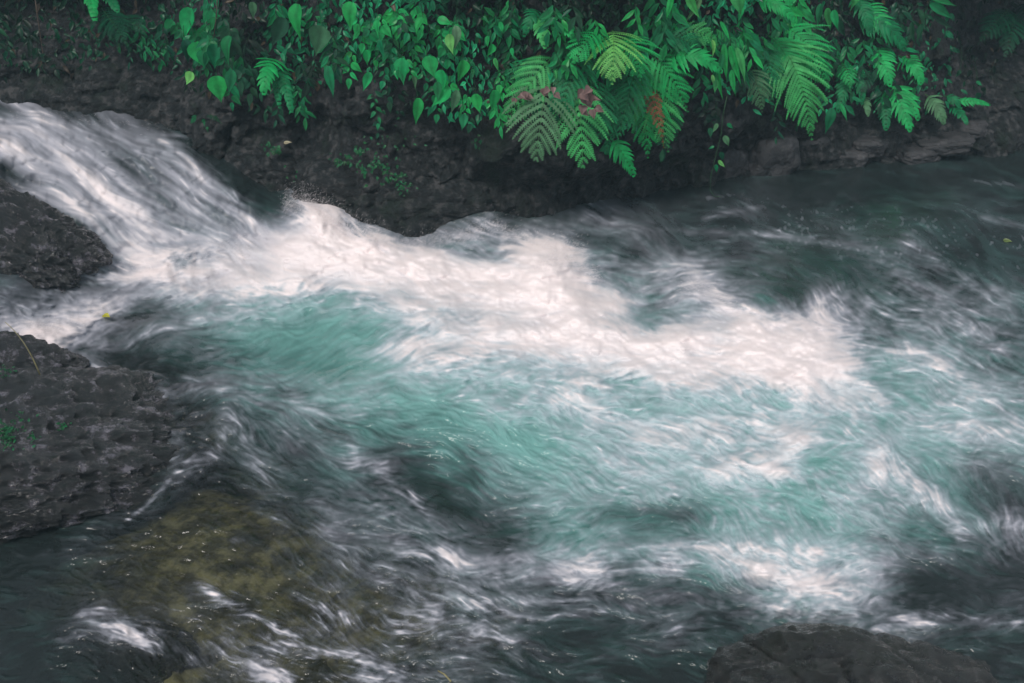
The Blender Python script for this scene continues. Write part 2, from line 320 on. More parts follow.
foam = foam - chute * 0.10 - .22 * chute * (1 - smooth(vv - (104 + 0.12 * np.clip(uu, 0, 160) + np.maximum(uu - 160, 0) * .85), 0, 22))
# glints painted in as foam where the quiet pool starts to break, upper right
gl_r = np.exp(-((vv - (226 + 0.12 * np.maximum(uu - 800, 0) + 10 * warpy / 9)) / 26) ** 2) * smooth(uu, 690, 800)
gn = blur(rng.standard_normal(uu.shape), 1.0, 1.0); gn /= gn.std()
foam = foam + gl_r * 0.20 * np.clip(gn - 1.2 + 0.4 * s_big, 0, 1.5)
# little glints of broken water, painted in as foam, on the quiet reaches
spk = np.clip(s_fine * 0.6 + s_mid * 0.55 - 1.25, 0, 1.6)
foam += 0.22 * spk * (0.0 + np.clip(foam, 0, .4) * 2)
# aerated crests fade the upper right pool to plain dark water
foam = foam - .05 * smooth(vv, 590, 620) * (1 - smooth(foam, .4, .6))
foam_f = np.clip(foam, 0, 2) ** 1.45; foam_f = np.where(foam_f > .7, .7 + .3 * (1 - np.exp(-(foam_f - .7) / .3)), foam_f)
for pts, w, a in (([(390, 470), (450, 500), (500, 545)], 20, .35), ([(560, 585), (640, 590), (740, 600)], 18, .3), ([(880, 580), (1020, 585)], 24, .2), ([(470, 455), (520, 490)], 14, .2),
                  ([(600, 515), (680, 515)], 12, .25), ([(330, 430), (300, 450)], 16, .2), ([(980, 470), (1024, 520)], 20, .25)): turq -= a * stroke(pts, w)
turq = np.clip(turq * .95 + 0.10 * billow + 0.05 * s_big + 0.05 * s_mid, 0, 1)
shal = np.clip(shal + 0.05 * s_big, 0, 1)

# heights
HP = [(-280, 95, .72), (-150, 95, .68), (0, 112, .60), (60, 114, .58), (110, 118, .55), (160, 122, .5), (200, 150, .42), (240, 185, .3), (285, 200, .2), (-280, 160, .62), (-100, 140, .6),
      (0, 140, .52), (60, 140, .5), (130, 150, .45), (0, 170, .42), (60, 175, .37), (120, 180, .34), (180, 180, .32), (60, 205, .28), (120, 205, .24), (190, 210, .2), (120, 240, .1), (200, 235, .1), (255, 225, .1),
      (130, 272, .0), (200, 262, .0), (265, 250, .03), (0, 230, .26), (-200, 240, .45), (-280, 300, .4), (0, 280, .22), (-100, 300, .35), (35, 300, .12), (70, 325, .02), (0, 325, .1), (-150, 380, .1), (60, 352, 0), (110, 310, 0), (120, 290, .0),
      (310, 205, .19), (325, 228, .17), (355, 245, .12), (420, 250, .1), (450, 262, .1), (490, 222, .16), (490, 260, .1), (525, 240, .08), (548, 258, .2), (560, 285, .16), (600, 310, .08), (690, 285, .13), (640, 305, .0), (640, 280, .0), (750, 345, .09), (825, 315, .1), (850, 370, .07),
      (520, 340, .1), (620, 360, .08), (410, 345, .07), (330, 315, -.03), (280, 340, -.05), (350, 345, -.04), (430, 420, .07), (500, 430, .05), (540, 480, -.02), (430, 478, -.05), (490, 530, -.05), (340, 440, .03), (415, 500, .03), (450, 545, .05), (300, 460, 0), (520, 575, .03),
      (620, 560, .05), (640, 525, -.04), (690, 505, .0), (620, 600, -.03), (740, 600, -.02), (780, 560, .05), (890, 465, .07), (940, 520, .03), (950, 470, -.03), (1010, 430, .04), (900, 580, -.03), (960, 625, .03), (1000, 600, 0),
      (520, 215, 0), (420, 235, .02), (600, 212, .02), (600, 235, .0), (700, 190, 0), (800, 180, 0), (900, 170, 0), (1024, 160, 0), (1300, 150, 0), (1300, 300, 0), (1300, 500, 0), (1300, 760, 0), (900, 250, .02), (960, 290, .02), (1000, 340, 0), (860, 290, .0), (720, 240, .02),
      (350, 100, .0), (600, 95, 0), (1000, 95, 0), (500, 160, 0), (700, 650, 0), (500, 640, 0), (300, 600, 0), (250, 450, 0), (150, 380, 0), (0, 450, 0), (0, 680, 0), (-280, 680, 0), (-280, 500, 0), (0, 760, 0), (500, 760, 0), (900, 760, 0), (200, 520, 0), (100, 620, .01), (230, 400, .03), (260, 395, .0), (880, 680, 0)]
hp = np.array(HP, float)
def ker(d): return d
D = np.hypot(hp[:, None, 0] - hp[None, :, 0], hp[:, None, 1] - hp[None, :, 1])
co = np.linalg.solve(ker(D) + np.eye(len(hp)) * 1.5, hp[:, 2])
cs = 5; cu, cv = uu[::cs, ::cs].astype(float), vv[::cs, ::cs].astype(float); hh = np.zeros_like(cu)
for (x, y, _), c in zip(hp, co): hh += c * np.hypot(cu - x, cv - y)
hgt = blur(bil(hh, (uu - U0) / cs, (vv - V0) / cs), 7, 5)
amp = 0.35 + 0.8 * smooth(vv, 200, 450)
calm = (1 - 0.86 * smooth(uu, 560, 700) * (1 - smooth(vv, 175, 250))) * (1 - 0.6 * smooth(foam, .6, .9))
calm = calm * (0.35 + 0.65 * smooth(turq + foam + shal, 0.15, 0.6))
hgt += calm * (1 - .8 * chute) * (0.0010 * s_big + 0.0011 * s_mid + 0.0007 * s_fine + 0.0007 * s_long + 0.0012 * s_curl + .0012 * s_curl2 + 0.002 * s_veil + 0.003 * grain)
hgt += 0.06 * billow * blur(np.clip(foam, 0, 1), 5) * (1 - chute) + .02 * chute * fbm(P3(22, 4.4), 3, 61)
hgt += 0.03 * blur(np.clip(foam, 0, 1), 7) - 0.01
us = np.concatenate([np.linspace(-1400, -330, 30), np.linspace(-300, -12, 90), np.arange(-10, 1036, 1.0), np.linspace(1040, 1322, 90), np.linspace(1360, 2400, 30)])
vs = np.concatenate([np.linspace(40, 89, 8), np.arange(90, 700, 1.0), np.linspace(704, 768, 24), np.linspace(790, 1150, 12)])
gu, gv = np.meshgrid(us, vs); qx, qy = gu - U0, gv - V0
h = bil(hgt, qx, qy)
dx, dy, dz = raydir(gu, gv); Y = (CAM_H - h) / (-dz) * dy
Y = np.minimum.accumulate(Y - np.arange(len(vs))[:, None] * 1e-5, axis=0)
pw = np.stack([dx / dy * Y, Y, CAM_H + dz / dy * Y], -1)
nr, nc = gu.shape
idx = np.arange(nr * nc).reshape(nr, nc)
faces = np.stack([idx[:-1, :-1], idx[1:, :-1], idx[1:, 1:], idx[:-1, 1:]], -1).reshape(-1, 4)
cols = np.stack([bil(foam_f, qx, qy), bil(turq, qx, qy), bil(shal, qx, qy)], -1).reshape(-1, 3)

m, n, N, L, P = new_mat('river_water')
va = N.new('ShaderNodeVertexColor'); va.layer_name = 'tint'; sepc = N.new('ShaderNodeSeparateColor'); L.new(va.outputs[0], sepc.inputs[0])
rt = ramp(N, [(0.0, (0.016, 0.024, 0.024)), (0.3, (0.035, 0.072, 0.068)), (0.6, (0.09, 0.22, 0.20)), (0.9, (0.17, 0.38, 0.345))]); L.new(sepc.outputs[1], rt.inputs[0])
mx = N.new('ShaderNodeMix'); mx.data_type = 'RGBA'; L.new(sepc.outputs[0], mx.inputs['Factor']); L.new(rt.outputs[0], mx.inputs['A'])
fr = ramp(N, [(0.0, (0.50, 0.53, 0.62)), (0.5, (0.62, 0.63, 0.71)), (0.78, (0.78, 0.74, 0.76)), (1.0, (0.95, 0.84, 0.81))]); L.new(sepc.outputs[0], fr.inputs[0]); L.new(fr.outputs[0], mx.inputs['B'])
L.new(mx.outputs['Result'], P.inputs['Base Color'])
mr = N.new('ShaderNodeMapRange'); mr.inputs['To Min'].default_value = 0.22; mr.inputs['To Max'].default_value = 0.7; L.new(sepc.outputs[0], mr.inputs[0]); mr.inputs['From Max'].default_value = 0.6
L.new(mr.outputs[0], P.inputs['Roughness']); P.inputs['IOR'].default_value = 1.33
tb = N.new('ShaderNodeBsdfTransparent'); tb.inputs[0].default_value = (0.82, 0.85, 0.72, 1)
gl = N.new('ShaderNodeBsdfGlossy'); gl.inputs['Roughness'].default_value = 0.14; gl.inputs[0].default_value = (1, 1, 1, 1)
fn = N.new('ShaderNodeFresnel'); fn.inputs[0].default_value = 1.33
m1 = N.new('ShaderNodeMixShader'); L.new(fn.outputs[0], m1.inputs[0]); L.new(tb.outputs[0], m1.inputs[1]); L.new(gl.outputs[0], m1.inputs[2])
inv = N.new('ShaderNodeMath'); inv.operation = 'SUBTRACT'; inv.inputs[0].default_value = 1; inv.use_clamp = True
k15 = N.new('ShaderNodeMath'); k15.operation = 'MULTIPLY'; k15.inputs[1].default_value = 1.5; L.new(sepc.outputs[0], k15.inputs[0]); L.new(k15.outputs[0], inv.inputs[1])
sf = N.new('ShaderNodeMath'); sf.operation = 'MULTIPLY'; L.new(sepc.outputs[2], sf.inputs[0]); L.new(inv.outputs[0], sf.inputs[1])
sf2 = N.new('ShaderNodeMath'); sf2.operation = 'MULTIPLY'; sf2.inputs[1].default_value = .9; L.new(sf.outputs[0], sf2.inputs[0])
m2 = N.new('ShaderNodeMixShader'); L.new(sf2.outputs[0], m2.inputs[0]); L.new(P.outputs[0], m2.inputs[1]); L.new(m1.outputs[0], m2.inputs[2])
L.new(m2.outputs[0], N['Material Output'].inputs[0]); M['water'] = m
tag(mesh_obj('river_water', pw.reshape(-1, 3), faces, M['water'], cols=cols), kind='structure')

def water_z(u, v): return float(bil(hgt, np.array([[u - U0]], float), np.array([[v - V0]], float))[0, 0])

# river bed
bu, bv = np.meshgrid(np.linspace(-900, 1900, 300), np.concatenate([np.linspace(60, 700, 160), np.linspace(710, 1150, 40)]))
b3 = at_z(bu, bv, 0.0)
hb = np.minimum(bil(hgt, bu - U0, bv - V0), 0.6)
w1, w2, wi = worley(b3 * [4, 4, 4], 3)
b3[..., 2] = hb - 0.46 + 0.36 * np.minimum(1, 1.0 * bil(shal, bu - U0, bv - V0)) - 0.12 * w1 + 0.03 * fbm(b3 * 7, 4, 2)
ix = np.arange(bu.size).reshape(bu.shape)
tag(mesh_obj('river_bed', b3.reshape(-1, 3), np.stack([ix[:-1, :-1], ix[1:, :-1], ix[1:, 1:], ix[:-1, 1:]], -1).reshape(-1, 4), M['bed']), kind='structure')

# ------------------------------------------------------------------ the far bank
EDGE = [(-1400, 84, .7), (-700, 88, .7), (-300, 92, .68), (0, 104, .60), (60, 109, .58), (120, 114, .54), (165, 118, .5), (200, 142, .42), (235, 172, .3), (270, 192, .2), (310, 194, .18), (345, 222, .12), (385, 243, .02), (420, 238, .02), (470, 232, .02),
        (520, 222, 0), (570, 212, 0), (620, 200, 0), (680, 186, 0), (740, 176, 0), (820, 168, 0), (900, 160, 0), (980, 154, 0), (1060, 146, 0), (1400, 136, 0), (2400, 130, 0)]
ed = np.array([at_z(float(a), float(b), c) for a, b, c in EDGE])
ed = ed[np.argsort(ed[:, 0])]
def wallW(x, z):
    x = np.asarray(x, float); z = np.asarray(z, float)
    y0 = np.interp(x, ed[:, 0], ed[:, 1]); z0 = np.interp(x, ed[:, 0], ed[:, 2])
    t = z - z0
    uc = smooth(x, -0.15, 0.35) * (1 - smooth(x, 1.3, 2.0))           # undercut reach
    lean = 0.45 + 0.35 * (1 - smooth(x, -2.6, -1.6))
    y = y0 + lean * np.maximum(t, -0.1) * (1 - 0.5 * uc) - uc * 0.32 * smooth(t, 0.12, 0.42)
    y = y + 0.40 * smooth(t, 0.2, 0.8) * (1 - smooth(x, -2.4, -1.6)) + 0.5 * smooth(x, 2.9, 3.6) * smooth(t, .1, .6)
    y = y - 0.9 * (1 - smooth(x, -2.6, -1.7)) * smooth(z, 1.25, 1.6) - 0.6 * smooth(x, 2.6, 3.3) * smooth(z, 1.3, 1.6)  # unseen lips above the view, added at both ends to shade the wall
    y = y - 0.25 * smooth(t, 1.0, 1.5) + 2.2 * smooth(z, 2.3, 3.4)
    return y
def wall(x, z):
    y = wallW(x, z)
    p = np.stack([x, y, z], -1)
    w1, w2, wi = worley(p * [2.2, 2.6, 3.4] + 0.7 * np.stack([fbm(p * 2.5, 4, k) for k in (1, 2, 3)], -1), 21)
    c1, c2, ci = worley(p * [6, 7, 10] + 0.8 * np.stack([fbm(p * 6, 3, k) for k in (4, 5, 6)], -1), 33)
    d = 0.12 * (w1 - 0.35) - 0.09 * (wi - .5) + 0.02 * np.exp(-((w2 - w1) / 0.05) ** 2) + 0.03 * c1 - 0.03 * ci
    d = d - 0.06 * fbm(p * 4, 6, 9, True) - 0.03 * fbm(p * 18, 4, 14, True)
    fade = smooth(z - np.interp(x, ed[:, 0], ed[:, 2]), -0.35, 0.1) * 0.75 + 0.25
    return y + d * fade
xs = np.concatenate([np.linspace(-8, -3.9, 50), np.linspace(-3.85, 4.6, 640), np.linspace(4.7, 9, 50)])
zs = np.concatenate([np.linspace(-0.4, 1.7, 190), np.linspace(1.73, 3.4, 40)])
gx_, gz_ = np.meshgrid(xs, zs); gy_ = wall(gx_, gz_)
ix = np.arange(gx_.size).reshape(gx_.shape)
tag(mesh_obj('river_bank', np.stack([gx_, gy_, gz_], -1).reshape(-1, 3), np.stack([ix[:-1, :-1], ix[:-1, 1:], ix[1:, 1:], ix[1:, :-1]], -1).reshape(-1, 4), M['bank']), kind='structure')
_yt = np.linspace(4.0, 9.5, 140)
def wall_hit(u, v):
    p = at_y(u, v, _yt); w = wallW(p[0], p[2]); k = np.argmax(_yt >= w)
    return _yt[k] if (_yt >= w).any() else 7.0

# ------------------------------------------------------------------ boulders
def ico(sub):
    import bmesh
    bm = bmesh.new(); bmesh.ops.create_icosphere(bm, subdivisions=sub, radius=1)
    v = np.array([x.co[:] for x in bm.verts]); f = np.array([[q.index for q in t.verts] for t in bm.faces]); bm.free(); return v, f
ICO = {k: ico(k) for k in (3, 4, 5, 6, 7)}
def boulder(name, c, r, label, m, seed, sub=5, rotz=0.0, tilt=(0, 0), amp=0.16, fr=1.6, box=0.35, cat='rock', group=None, kind=None, fine=0.02):
    v, f = ICO[sub]; v = v.copy()
    q = np.abs(v) ** (2 + 4 * box); q = q.sum(1) ** (-1 / (2 + 4 * box)); v = v * q[:, None]
    w1, w2, wi = worley(v * fr + seed, seed)
    d = 1 + amp * (fbm(v * fr + seed * 3.1, 5, seed) * 1.1 - (w1 - .5) * 0.7 - 0.25 * np.exp(-((w2 - w1) / .06) ** 2)) + fine * fbm(v * np.array([9, 9, 14]) + seed, 5, seed, True)
    v = v * d[:, None] * np.array(r)
    a, b = tilt; ca, sa, cb, sb, cz, sz = math.cos(a), math.sin(a), math.cos(b), math.sin(b), math.cos(rotz), math.sin(rotz)
    v = v @ np.array([[1, 0, 0], [0, ca, -sa], [0, sa, ca]]).T @ np.array([[cb, 0, sb], [0, 1, 0], [-sb, 0, cb]]).T @ np.array([[cz, -sz, 0], [sz, cz, 0], [0, 0, 1]]).T
    o = mesh_obj(name, v + np.array(c), f, m, loc=c)
    return tag(o, label, cat, group, kind)
def P0(u, v, z): return at_z(float(u), float(v), z)
p = P0(2, 258, .13); boulder('boulder', p, (.47, .34, .27), 'dark wet boulder dividing the white cascade from the thin side stream', M['painted_sheen'], 3, 7, -.2, (0, .38), .15, 2.4, fine=.09)
p = P0(-15, 478, -.06); boulder('boulder', p, (.76, .52, .27), 'big dark wet rock with glistening crinkled face at the left edge', M['painted_sheen'], 5, 7, .45, (.02, .22), .13, 2.3, fine=.09)
p = P0(0, 395, -.02); boulder('boulder', p, (.33, .26, .2), 'low dark rock below the thin side stream carrying a dry grass blade', M['painted_sheen'], 8, 7, .1, (0, .3), .16, 2.4, fine=.09)
p = P0(875, 735, -.13); boulder('boulder', p, (.47, .29, .245), 'brown mossy rounded rock at the bottom right edge', M['mossy'], 12, 7, -.05, (0, .14), .16, 1.7, box=.08, fine=.03)
p = P0(240, 590, -.26); boulder('submerged_boulder', p, (.66, .46, .14), 'olive algae covered flat rock under clear shallow water', M['algae'], 15, 6, -.3, (0, 0), .14, 1.5)
p = P0(370, 545, -.26); boulder('submerged_boulder', p, (.36, .26, .14), 'brownish rock dimly seen under streaky water behind the small olive rock', M['algae'], 26, 5, .5, (0, 0), .16, 1.6)
p = P0(430, 625, -.17); boulder('submerged_boulder', p, (.34, .2, .11), 'smaller olive rock under rippled water right of the big olive one', M['algae'], 16, 5, .3, (0, 0), .16, 1.6)
p = P0(60, 672, -.16); boulder('submerged_boulder', p, (.40, .14, .12), 'black rock under shallow water at the bottom left corner', M['wet'], 19, 6, .1, (0, 0), .12, 1.7)
# stones along the far waterline
for i, (u, v, z, r, lab, rz) in enumerate([
        (772, 160, .08, (.17, .14, .17), 'grey upright rock at the far waterline under the arching bright fern', .2),
        (728, 165, .05, (.15, .13, .13), 'rounded dark rock at the far waterline beside the dangling vine', .5),
        (848, 158, .04, (.14, .10, .07), 'squat grey stone at the far waterline left of the pale one', -.2),
        (868, 148, .10, (.13, .10, .07), 'stone lying on the squat grey one on the far shore', .3),
        (918, 156, .03, (.15, .11, .055), 'pale wet stone lapped by water on the far shore', .3),
        (945, 146, .09, (.19, .12, .06), 'long low stone behind the pale wet stone', -.25),
        (970, 132, .15, (.12, .10, .06), 'small tilted stone at the right end of the far shore stones', -.5),
        (810, 152, .07, (.13, .12, .12), 'dark block between the upright rock and the squat stone', .1)]):
    p = P0(u, v, z); p[1] += .05
    boulder('stone', p, r, lab, M['stone'], 30 + i, 5, rz, (.1, -.15 if i in (5, 6) else 0), .16, 1.5, .5)
# outcrops beside the fall
for i, (u, v, z, r, lab) in enumerate([
        (196, 120, .50, (.26, .22, .17), 'brown ledge rock just above the top right rim of the cascade'),
        (262, 182, .26, (.24, .16, .14), 'grey pitted rock at the right foot of the cascade'),
        (345, 200, .22, (.30, .20, .18), 'rough rock wedge where the splash climbs the bank'),
        (430, 215, .14, (.36, .18, .18), 'broad grey rock along the foam left of the dark undercut')]):
    p = P0(u, v, z); p[1] += .18
    boulder('rock_outcrop', p, r, lab, M['bank'], 50 + i, 6, .1 * i, (0, .15), .2, 1.5, .4)

# ------------------------------------------------------------------ spray thrown off the white water
m, n, N, L, P = new_mat('spray'); P.inputs['Base Color'].default_value = (.88, .82, .82, 1); P.inputs['Roughness'].default_value = .6; M['spray'] = m
rs = random.Random(77); SV = []; SF = []
for pts, cnt, up, dirn in (([(0, 112), (60, 114), (120, 120), (165, 124)], 300, .006, (.8, -.3, -.1)),
        ([(285, 203), (312, 203), (345, 226), (388, 246)], 4200, .035, (.6, -.1, .5)), ([(400, 243), (460, 236), (492, 222), (530, 240), (585, 246)], 3000, .02, (.5, 0, .45)),
        ([(535, 262), (565, 256), (600, 275)], 1500, .018, (.8, 0, .1)), ([(680, 285), (705, 283), (740, 310)], 500, .012, (.9, 0, .1)), ([(130, 272), (200, 258), (270, 235)], 900, .03, (.8, -.2, .3)), ([(20, 330), (60, 325), (110, 308)], 500, .02, (.8, 0, .2))):
    for i in range(cnt):
        k = rs.randrange(len(pts) - 1); t = rs.random(); u = pts[k][0] * (1 - t) + pts[k + 1][0] * t; v = pts[k][1] * (1 - t) + pts[k + 1][1] * t + abs(rs.gauss(0, 6))
        p = at_z(u, v, water_z(u, v)) + np.array([rs.gauss(0, .015), rs.gauss(0, .02), min(.14, rs.expovariate(1 / up)) - .004])
        d = np.array(dirn) + np.array([rs.gauss(0, .25), rs.gauss(0, .25), rs.gauss(0, .3)]); d /= np.linalg.norm(d)
        ln, w_ = rs.uniform(.002, .014), rs.uniform(.00015, .00045); a = np.cross(d, (0, 1, 0)); a /= np.linalg.norm(a) + 1e-9; b = np.cross(d, a); n0 = len(SV)
        SV += [p - d * ln, p + a * w_, p + b * w_, p - a * w_, p - b * w_, p + d * ln]
        SF += [(n0, n0 + 1, n0 + 2), (n0, n0 + 2, n0 + 3), (n0, n0 + 3, n0 + 4), (n0, n0 + 4, n0 + 1), (n0 + 5, n0 + 2, n0 + 1), (n0 + 5, n0 + 3, n0 + 2), (n0 + 5, n0 + 4, n0 + 3), (n0 + 5, n0 + 1, n0 + 4)]
tag(mesh_obj('spray', SV, SF, M['spray']), kind='stuff')

# ------------------------------------------------------------------ plants
CAMP = np.array([0, 0, CAM_H])
def nrm(a): return a / (np.linalg.norm(a) + 1e-9)
class Buf:
    def __init__(s): s.v = []; s.f = []; s.c = []; s.n = 0
    def add(s, v, f, c):
        s.v.append(v); s.c.append(np.tile(c, (len(v), 1)) if np.ndim(c) == 1 else c)
        s.f += [tuple(i + s.n for i in q) for q in f]; s.n += len(v)
    def build(s, name, m, parent=None, smooth=True, loc=None):
        return mesh_obj(name, np.concatenate(s.v), s.f, m, parent, smooth, np.concatenate(s.c), loc)
def tube(buf, pts, r0, r1, c=(.03, .1, .04), k=5):
    pts = np.asarray(pts, float); n = len(pts); V = []
    for i in range(n):
        t = nrm(pts[min(n - 1, i + 1)] - pts[max(0, i - 1)]); a = nrm(np.cross(t, [0.13, .2, 1.0])); b = np.cross(t, a); r = r0 + (r1 - r0) * i / (n - 1)
        for q in range(k): V.append(pts[i] + r * (a * math.cos(6.2832 * q / k) + b * math.sin(6.2832 * q / k)))
    F = [(i * k + q, i * k + (q + 1) % k, (i + 1) * k + (q + 1) % k, (i + 1) * k + q) for i in range(n - 1) for q in range(k)]
    F.append(tuple(range(k))[::-1]); F.append(tuple((n - 1) * k + q for q in range(k)))
    buf.add(np.array(V), F, np.array(c, float))
def bez(a, b, c, n):
    t = np.linspace(0, 1, n)[:, None]; return (1 - t) ** 2 * a + 2 * t * (1 - t) * b + t * t * c

def px2m(Y): return Y * 1.02 / FPX * 1.07
def frond(buf, a, mid, b, w, kind, tint, npin=15, seed=0, facing=None):
    rs = random.Random(seed); K = 26; cr = bez(a, mid, b, K)
    Ltot = np.linalg.norm(np.diff(cr, axis=0), axis=1).sum()
    tint = np.array(tint, float)
    tube(buf, cr, 0.0035, 0.001, tint * 0.8 + np.array([.02, .03, .0]), 4)
    for i in range(npin):
        s = 0.16 + 0.83 * (i / (npin - 1)) ** 0.95; k = s * (K - 1); i0 = min(K - 2, int(k)); P = cr[i0] + (cr[i0 + 1] - cr[i0]) * (k - i0); T = nrm(cr[i0 + 1] - cr[i0])
        nn = nrm(CAMP - P) * 0.75 + np.array([0, -.1, .55]) if facing is None else facing
        nn = nrm(nn - T * np.dot(nn, T)); S = np.cross(T, nn)
        if kind == 'tri': shp = min(1, .72 + (s - .16) * 1.6) * (1 - ((s - .16) / .86) ** 1.8) + .03
        elif kind == 'lance': shp = math.sin(math.pi * (0.16 + 0.80 * (1 - abs(1 - s) ** 1.3) ** 1.0)) ** .8 * (1 - s ** 5) + .04
        else: shp = (1 - s) ** .6 * 1.15 + .04
        for sd in (-1, 1):
            L_ = w * shp * rs.uniform(.78, 1.1)
            ang = R(62 - 26 * s + rs.uniform(-8, 8)); D0 = nrm(S * sd * math.sin(ang) + T * math.cos(ang) + nn * rs.uniform(-.05, .12))
            D1 = nrm(D0 + T * .45 + np.array([0, 0, -rs.uniform(.25, .75)]) - nn * rs.uniform(0, .4))
            m_ = 9; cv = bez(P, P + D0 * L_ * .55, P + D0 * L_ * .55 + D1 * L_ * .45, m_)
            tc = tint * rs.uniform(.8, 1.2)
            if kind == 'sword':                       # undivided, saw-edged leaflet
                ww = Ltot / npin * .40; V = []; F = []
                for j in range(m_):
                    tt = nrm(cv[min(m_ - 1, j + 1)] - cv[max(0, j - 1)]); sw = np.cross(nn, tt); q = ww * (1 - (j / (m_ - 1)) ** 2.2) * (1.0 if j % 2 else .82) + .0006
                    V += [cv[j] - sw * q, cv[j] + nn * q * .35, cv[j] + sw * q]
                for j in range(m_ - 1): F += [(3 * j, 3 * j + 1, 3 * j + 4, 3 * j + 3), (3 * j + 1, 3 * j + 2, 3 * j + 5, 3 * j + 4)]
                buf.add(np.array(V), F, tc); continue
            # divided pinna: a thin midrib with rows of leaflets
            nl = max(4, int(L_ / 0.0115)); nl = min(nl, 14); V = []; F = []; cc = []
            for j in range(nl):
                t = (j + .6) / (nl + .3); kk = t * (m_ - 1); j0 = min(m_ - 2, int(kk)); p = cv[j0] + (cv[j0 + 1] - cv[j0]) * (kk - j0); tt = nrm(cv[j0 + 1] - cv[j0]); sw = np.cross(nn, tt)
                pl = min(Ltot / npin * .50, L_ * .2 + .004) * (1 - t ** 2.2) ** .7 * (.75 + .25 * min(1, t * 3)) + .0015; pw_ = L_ / nl * .27
                for s2 in (-1, 1):
                    d = nrm(sw * s2 * .85 + tt * .55 - nn * .1); e = nrm(np.cross(nn, d)); b0 = len(V)
                    V += [p - e * pw_ * .8, p + e * pw_ * .8, p + d * pl * .6 + e * pw_ * .8, p + d * pl, p + d * pl * .6 - e * pw_ * .8]
                    F.append((b0, b0 + 1, b0 + 2, b0 + 3, b0 + 4)); cc += [tc * rs.uniform(.85, 1.15)] * 5
            V2 = []; 
            for j in range(m_):
                tt = nrm(cv[min(m_ - 1, j + 1)] - cv[max(0, j - 1)]); sw = np.cross(nn, tt); q = (L_ * .035 + .0008) * (1 - .9 * j / m_); V2 += [cv[j] - sw * q, cv[j] + sw * q]
            b0 = len(V); V += V2; F += [(b0 + 2 * j, b0 + 2 * j + 1, b0 + 2 * j + 3, b0 + 2 * j + 2) for j in range(m_ - 1)]; cc += [tc] * len(V2)
            buf.add(np.array(V), F, np.array(cc))

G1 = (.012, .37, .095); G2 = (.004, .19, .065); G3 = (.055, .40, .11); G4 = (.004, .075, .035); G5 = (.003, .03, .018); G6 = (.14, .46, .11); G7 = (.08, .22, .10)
def fern(label, fronds, group='ferns hanging from the bank', off=0.0, dead=(), seed=1):
    u0, v0 = fronds[0][0]; yb = wall_hit(u0, v0) - .02; root = empty('fern', at_y(u0, v0, yb)); tag(root, label, 'fern', group)
    for i, fr in enumerate(fronds):
        (ua, va_), (ub, vb), wpx, kind, tint = fr[:5]; bul = fr[5] if len(fr) > 5 else .12; npin = fr[6] if len(fr) > 6 else 15; push = fr[7] if len(fr) > 7 else .22
        ya = wall_hit(ua, va_) - .05 - off; yb_ = min(wall_hit(ub, vb), ya + .15) - push - off
        a = at_y(ua, va_, ya); b = at_y(ub, vb, yb_); mid = (a + b) / 2 + np.array([0, -bul * .9, bul])
        bf = Buf(); frond(bf, a, mid, b, wpx * px2m((ya + yb_) / 2), kind, tint, npin, seed * 31 + i); bf.build('frond', M['fern'], root)
    for (u, v, s) in dead:
        y = wall_hit(u, v) - .38 - off; c = at_y(u, v, y); bf = Buf(); rs = random.Random(int(u))
        for q in range(6):
            cc = c + np.array([rs.uniform(-1, 1), rs.uniform(-.4, .4), rs.uniform(-.7, .7)]) * s * .006
            leaf(bf, cc, nrm(np.array([rs.uniform(-1, 1), -.3, rs.uniform(-1, .3)])), s * .0075, .8, (.2, .13, .12), rs, cup=.5)
        bf.build('withered_leaf', M['leaf'], root)
    return root
HEART = [(0, .10), (.1, .36), (.24, .46), (.42, .40), (.6, .27), (.76, .14), (.88, .05), (1, 0)]
OVATE = [(0, .14), (.07, .3), (.18, .42), (.34, .45), (.5, .38), (.66, .25), (.8, .12), (.9, .045), (1, 0)]
OVAL = [(0, .04), (.15, .24), (.35, .42), (.55, .42), (.75, .27), (.9, .1), (1, 0)]
def leaf(buf, p, d, L_, wr, tint, rs, shape=HEART, cup=.22, face=None, droop=.25):
    nn = nrm(CAMP - p) + np.array([rs.uniform(-.5, .5), rs.uniform(-.3, .3), rs.uniform(.0, .8)]) if face is None else face
    d = nrm(d); nn = nrm(nn - d * np.dot(nn, d)); s = np.cross(d, nn); V = []; F = []
    if shape is HEART and wr <= .7: shape = OVATE
    wr = wr * rs.uniform(.8, 1.2); asy = rs.uniform(-.14, .14); bend = rs.uniform(-.16, .16); wav = rs.uniform(0, 6); wv = rs.uniform(.0, .10)
    for (t, hw) in shape:
        c = p + d * L_ * t - nn * droop * L_ * t * t + s * bend * L_ * t * t + nn * wv * L_ * math.sin(7 * t + wav) * .4; q = hw * L_ * wr * 1.2
        ql, qr = q * (1 + asy), q * (1 - asy); V += [c - s * ql + nn * cup * ql, c - s * ql * .5 + nn * cup * ql * .25, c, c + s * qr * .5 + nn * cup * qr * .25, c + s * qr + nn * cup * qr]
    if shape is HEART and wr > .7:
        V[0] = p - d * L_ * .08 - s * L_ * wr * .3; V[4] = p - d * L_ * .08 + s * L_ * wr * .3
    for i in range(len(shape) - 1):
        for j in range(4): F.append((5 * i + j, 5 * i + j + 1, 5 * i + j + 6, 5 * i + j + 5))
    k = np.array([.95, 1.08, .68, 1.0, .9]); t3 = np.array(tint, float)
    cc = np.array([t3 * k[j] for _ in shape for j in range(5)])
    buf.add(np.array(V), F, cc)
def vary(c, rs, a=.25): f = rs.uniform(1 - a, 1 + a); return (c[0] * f + rs.uniform(0, .012), c[1] * f, c[2] * f * rs.uniform(.85, 1.15))

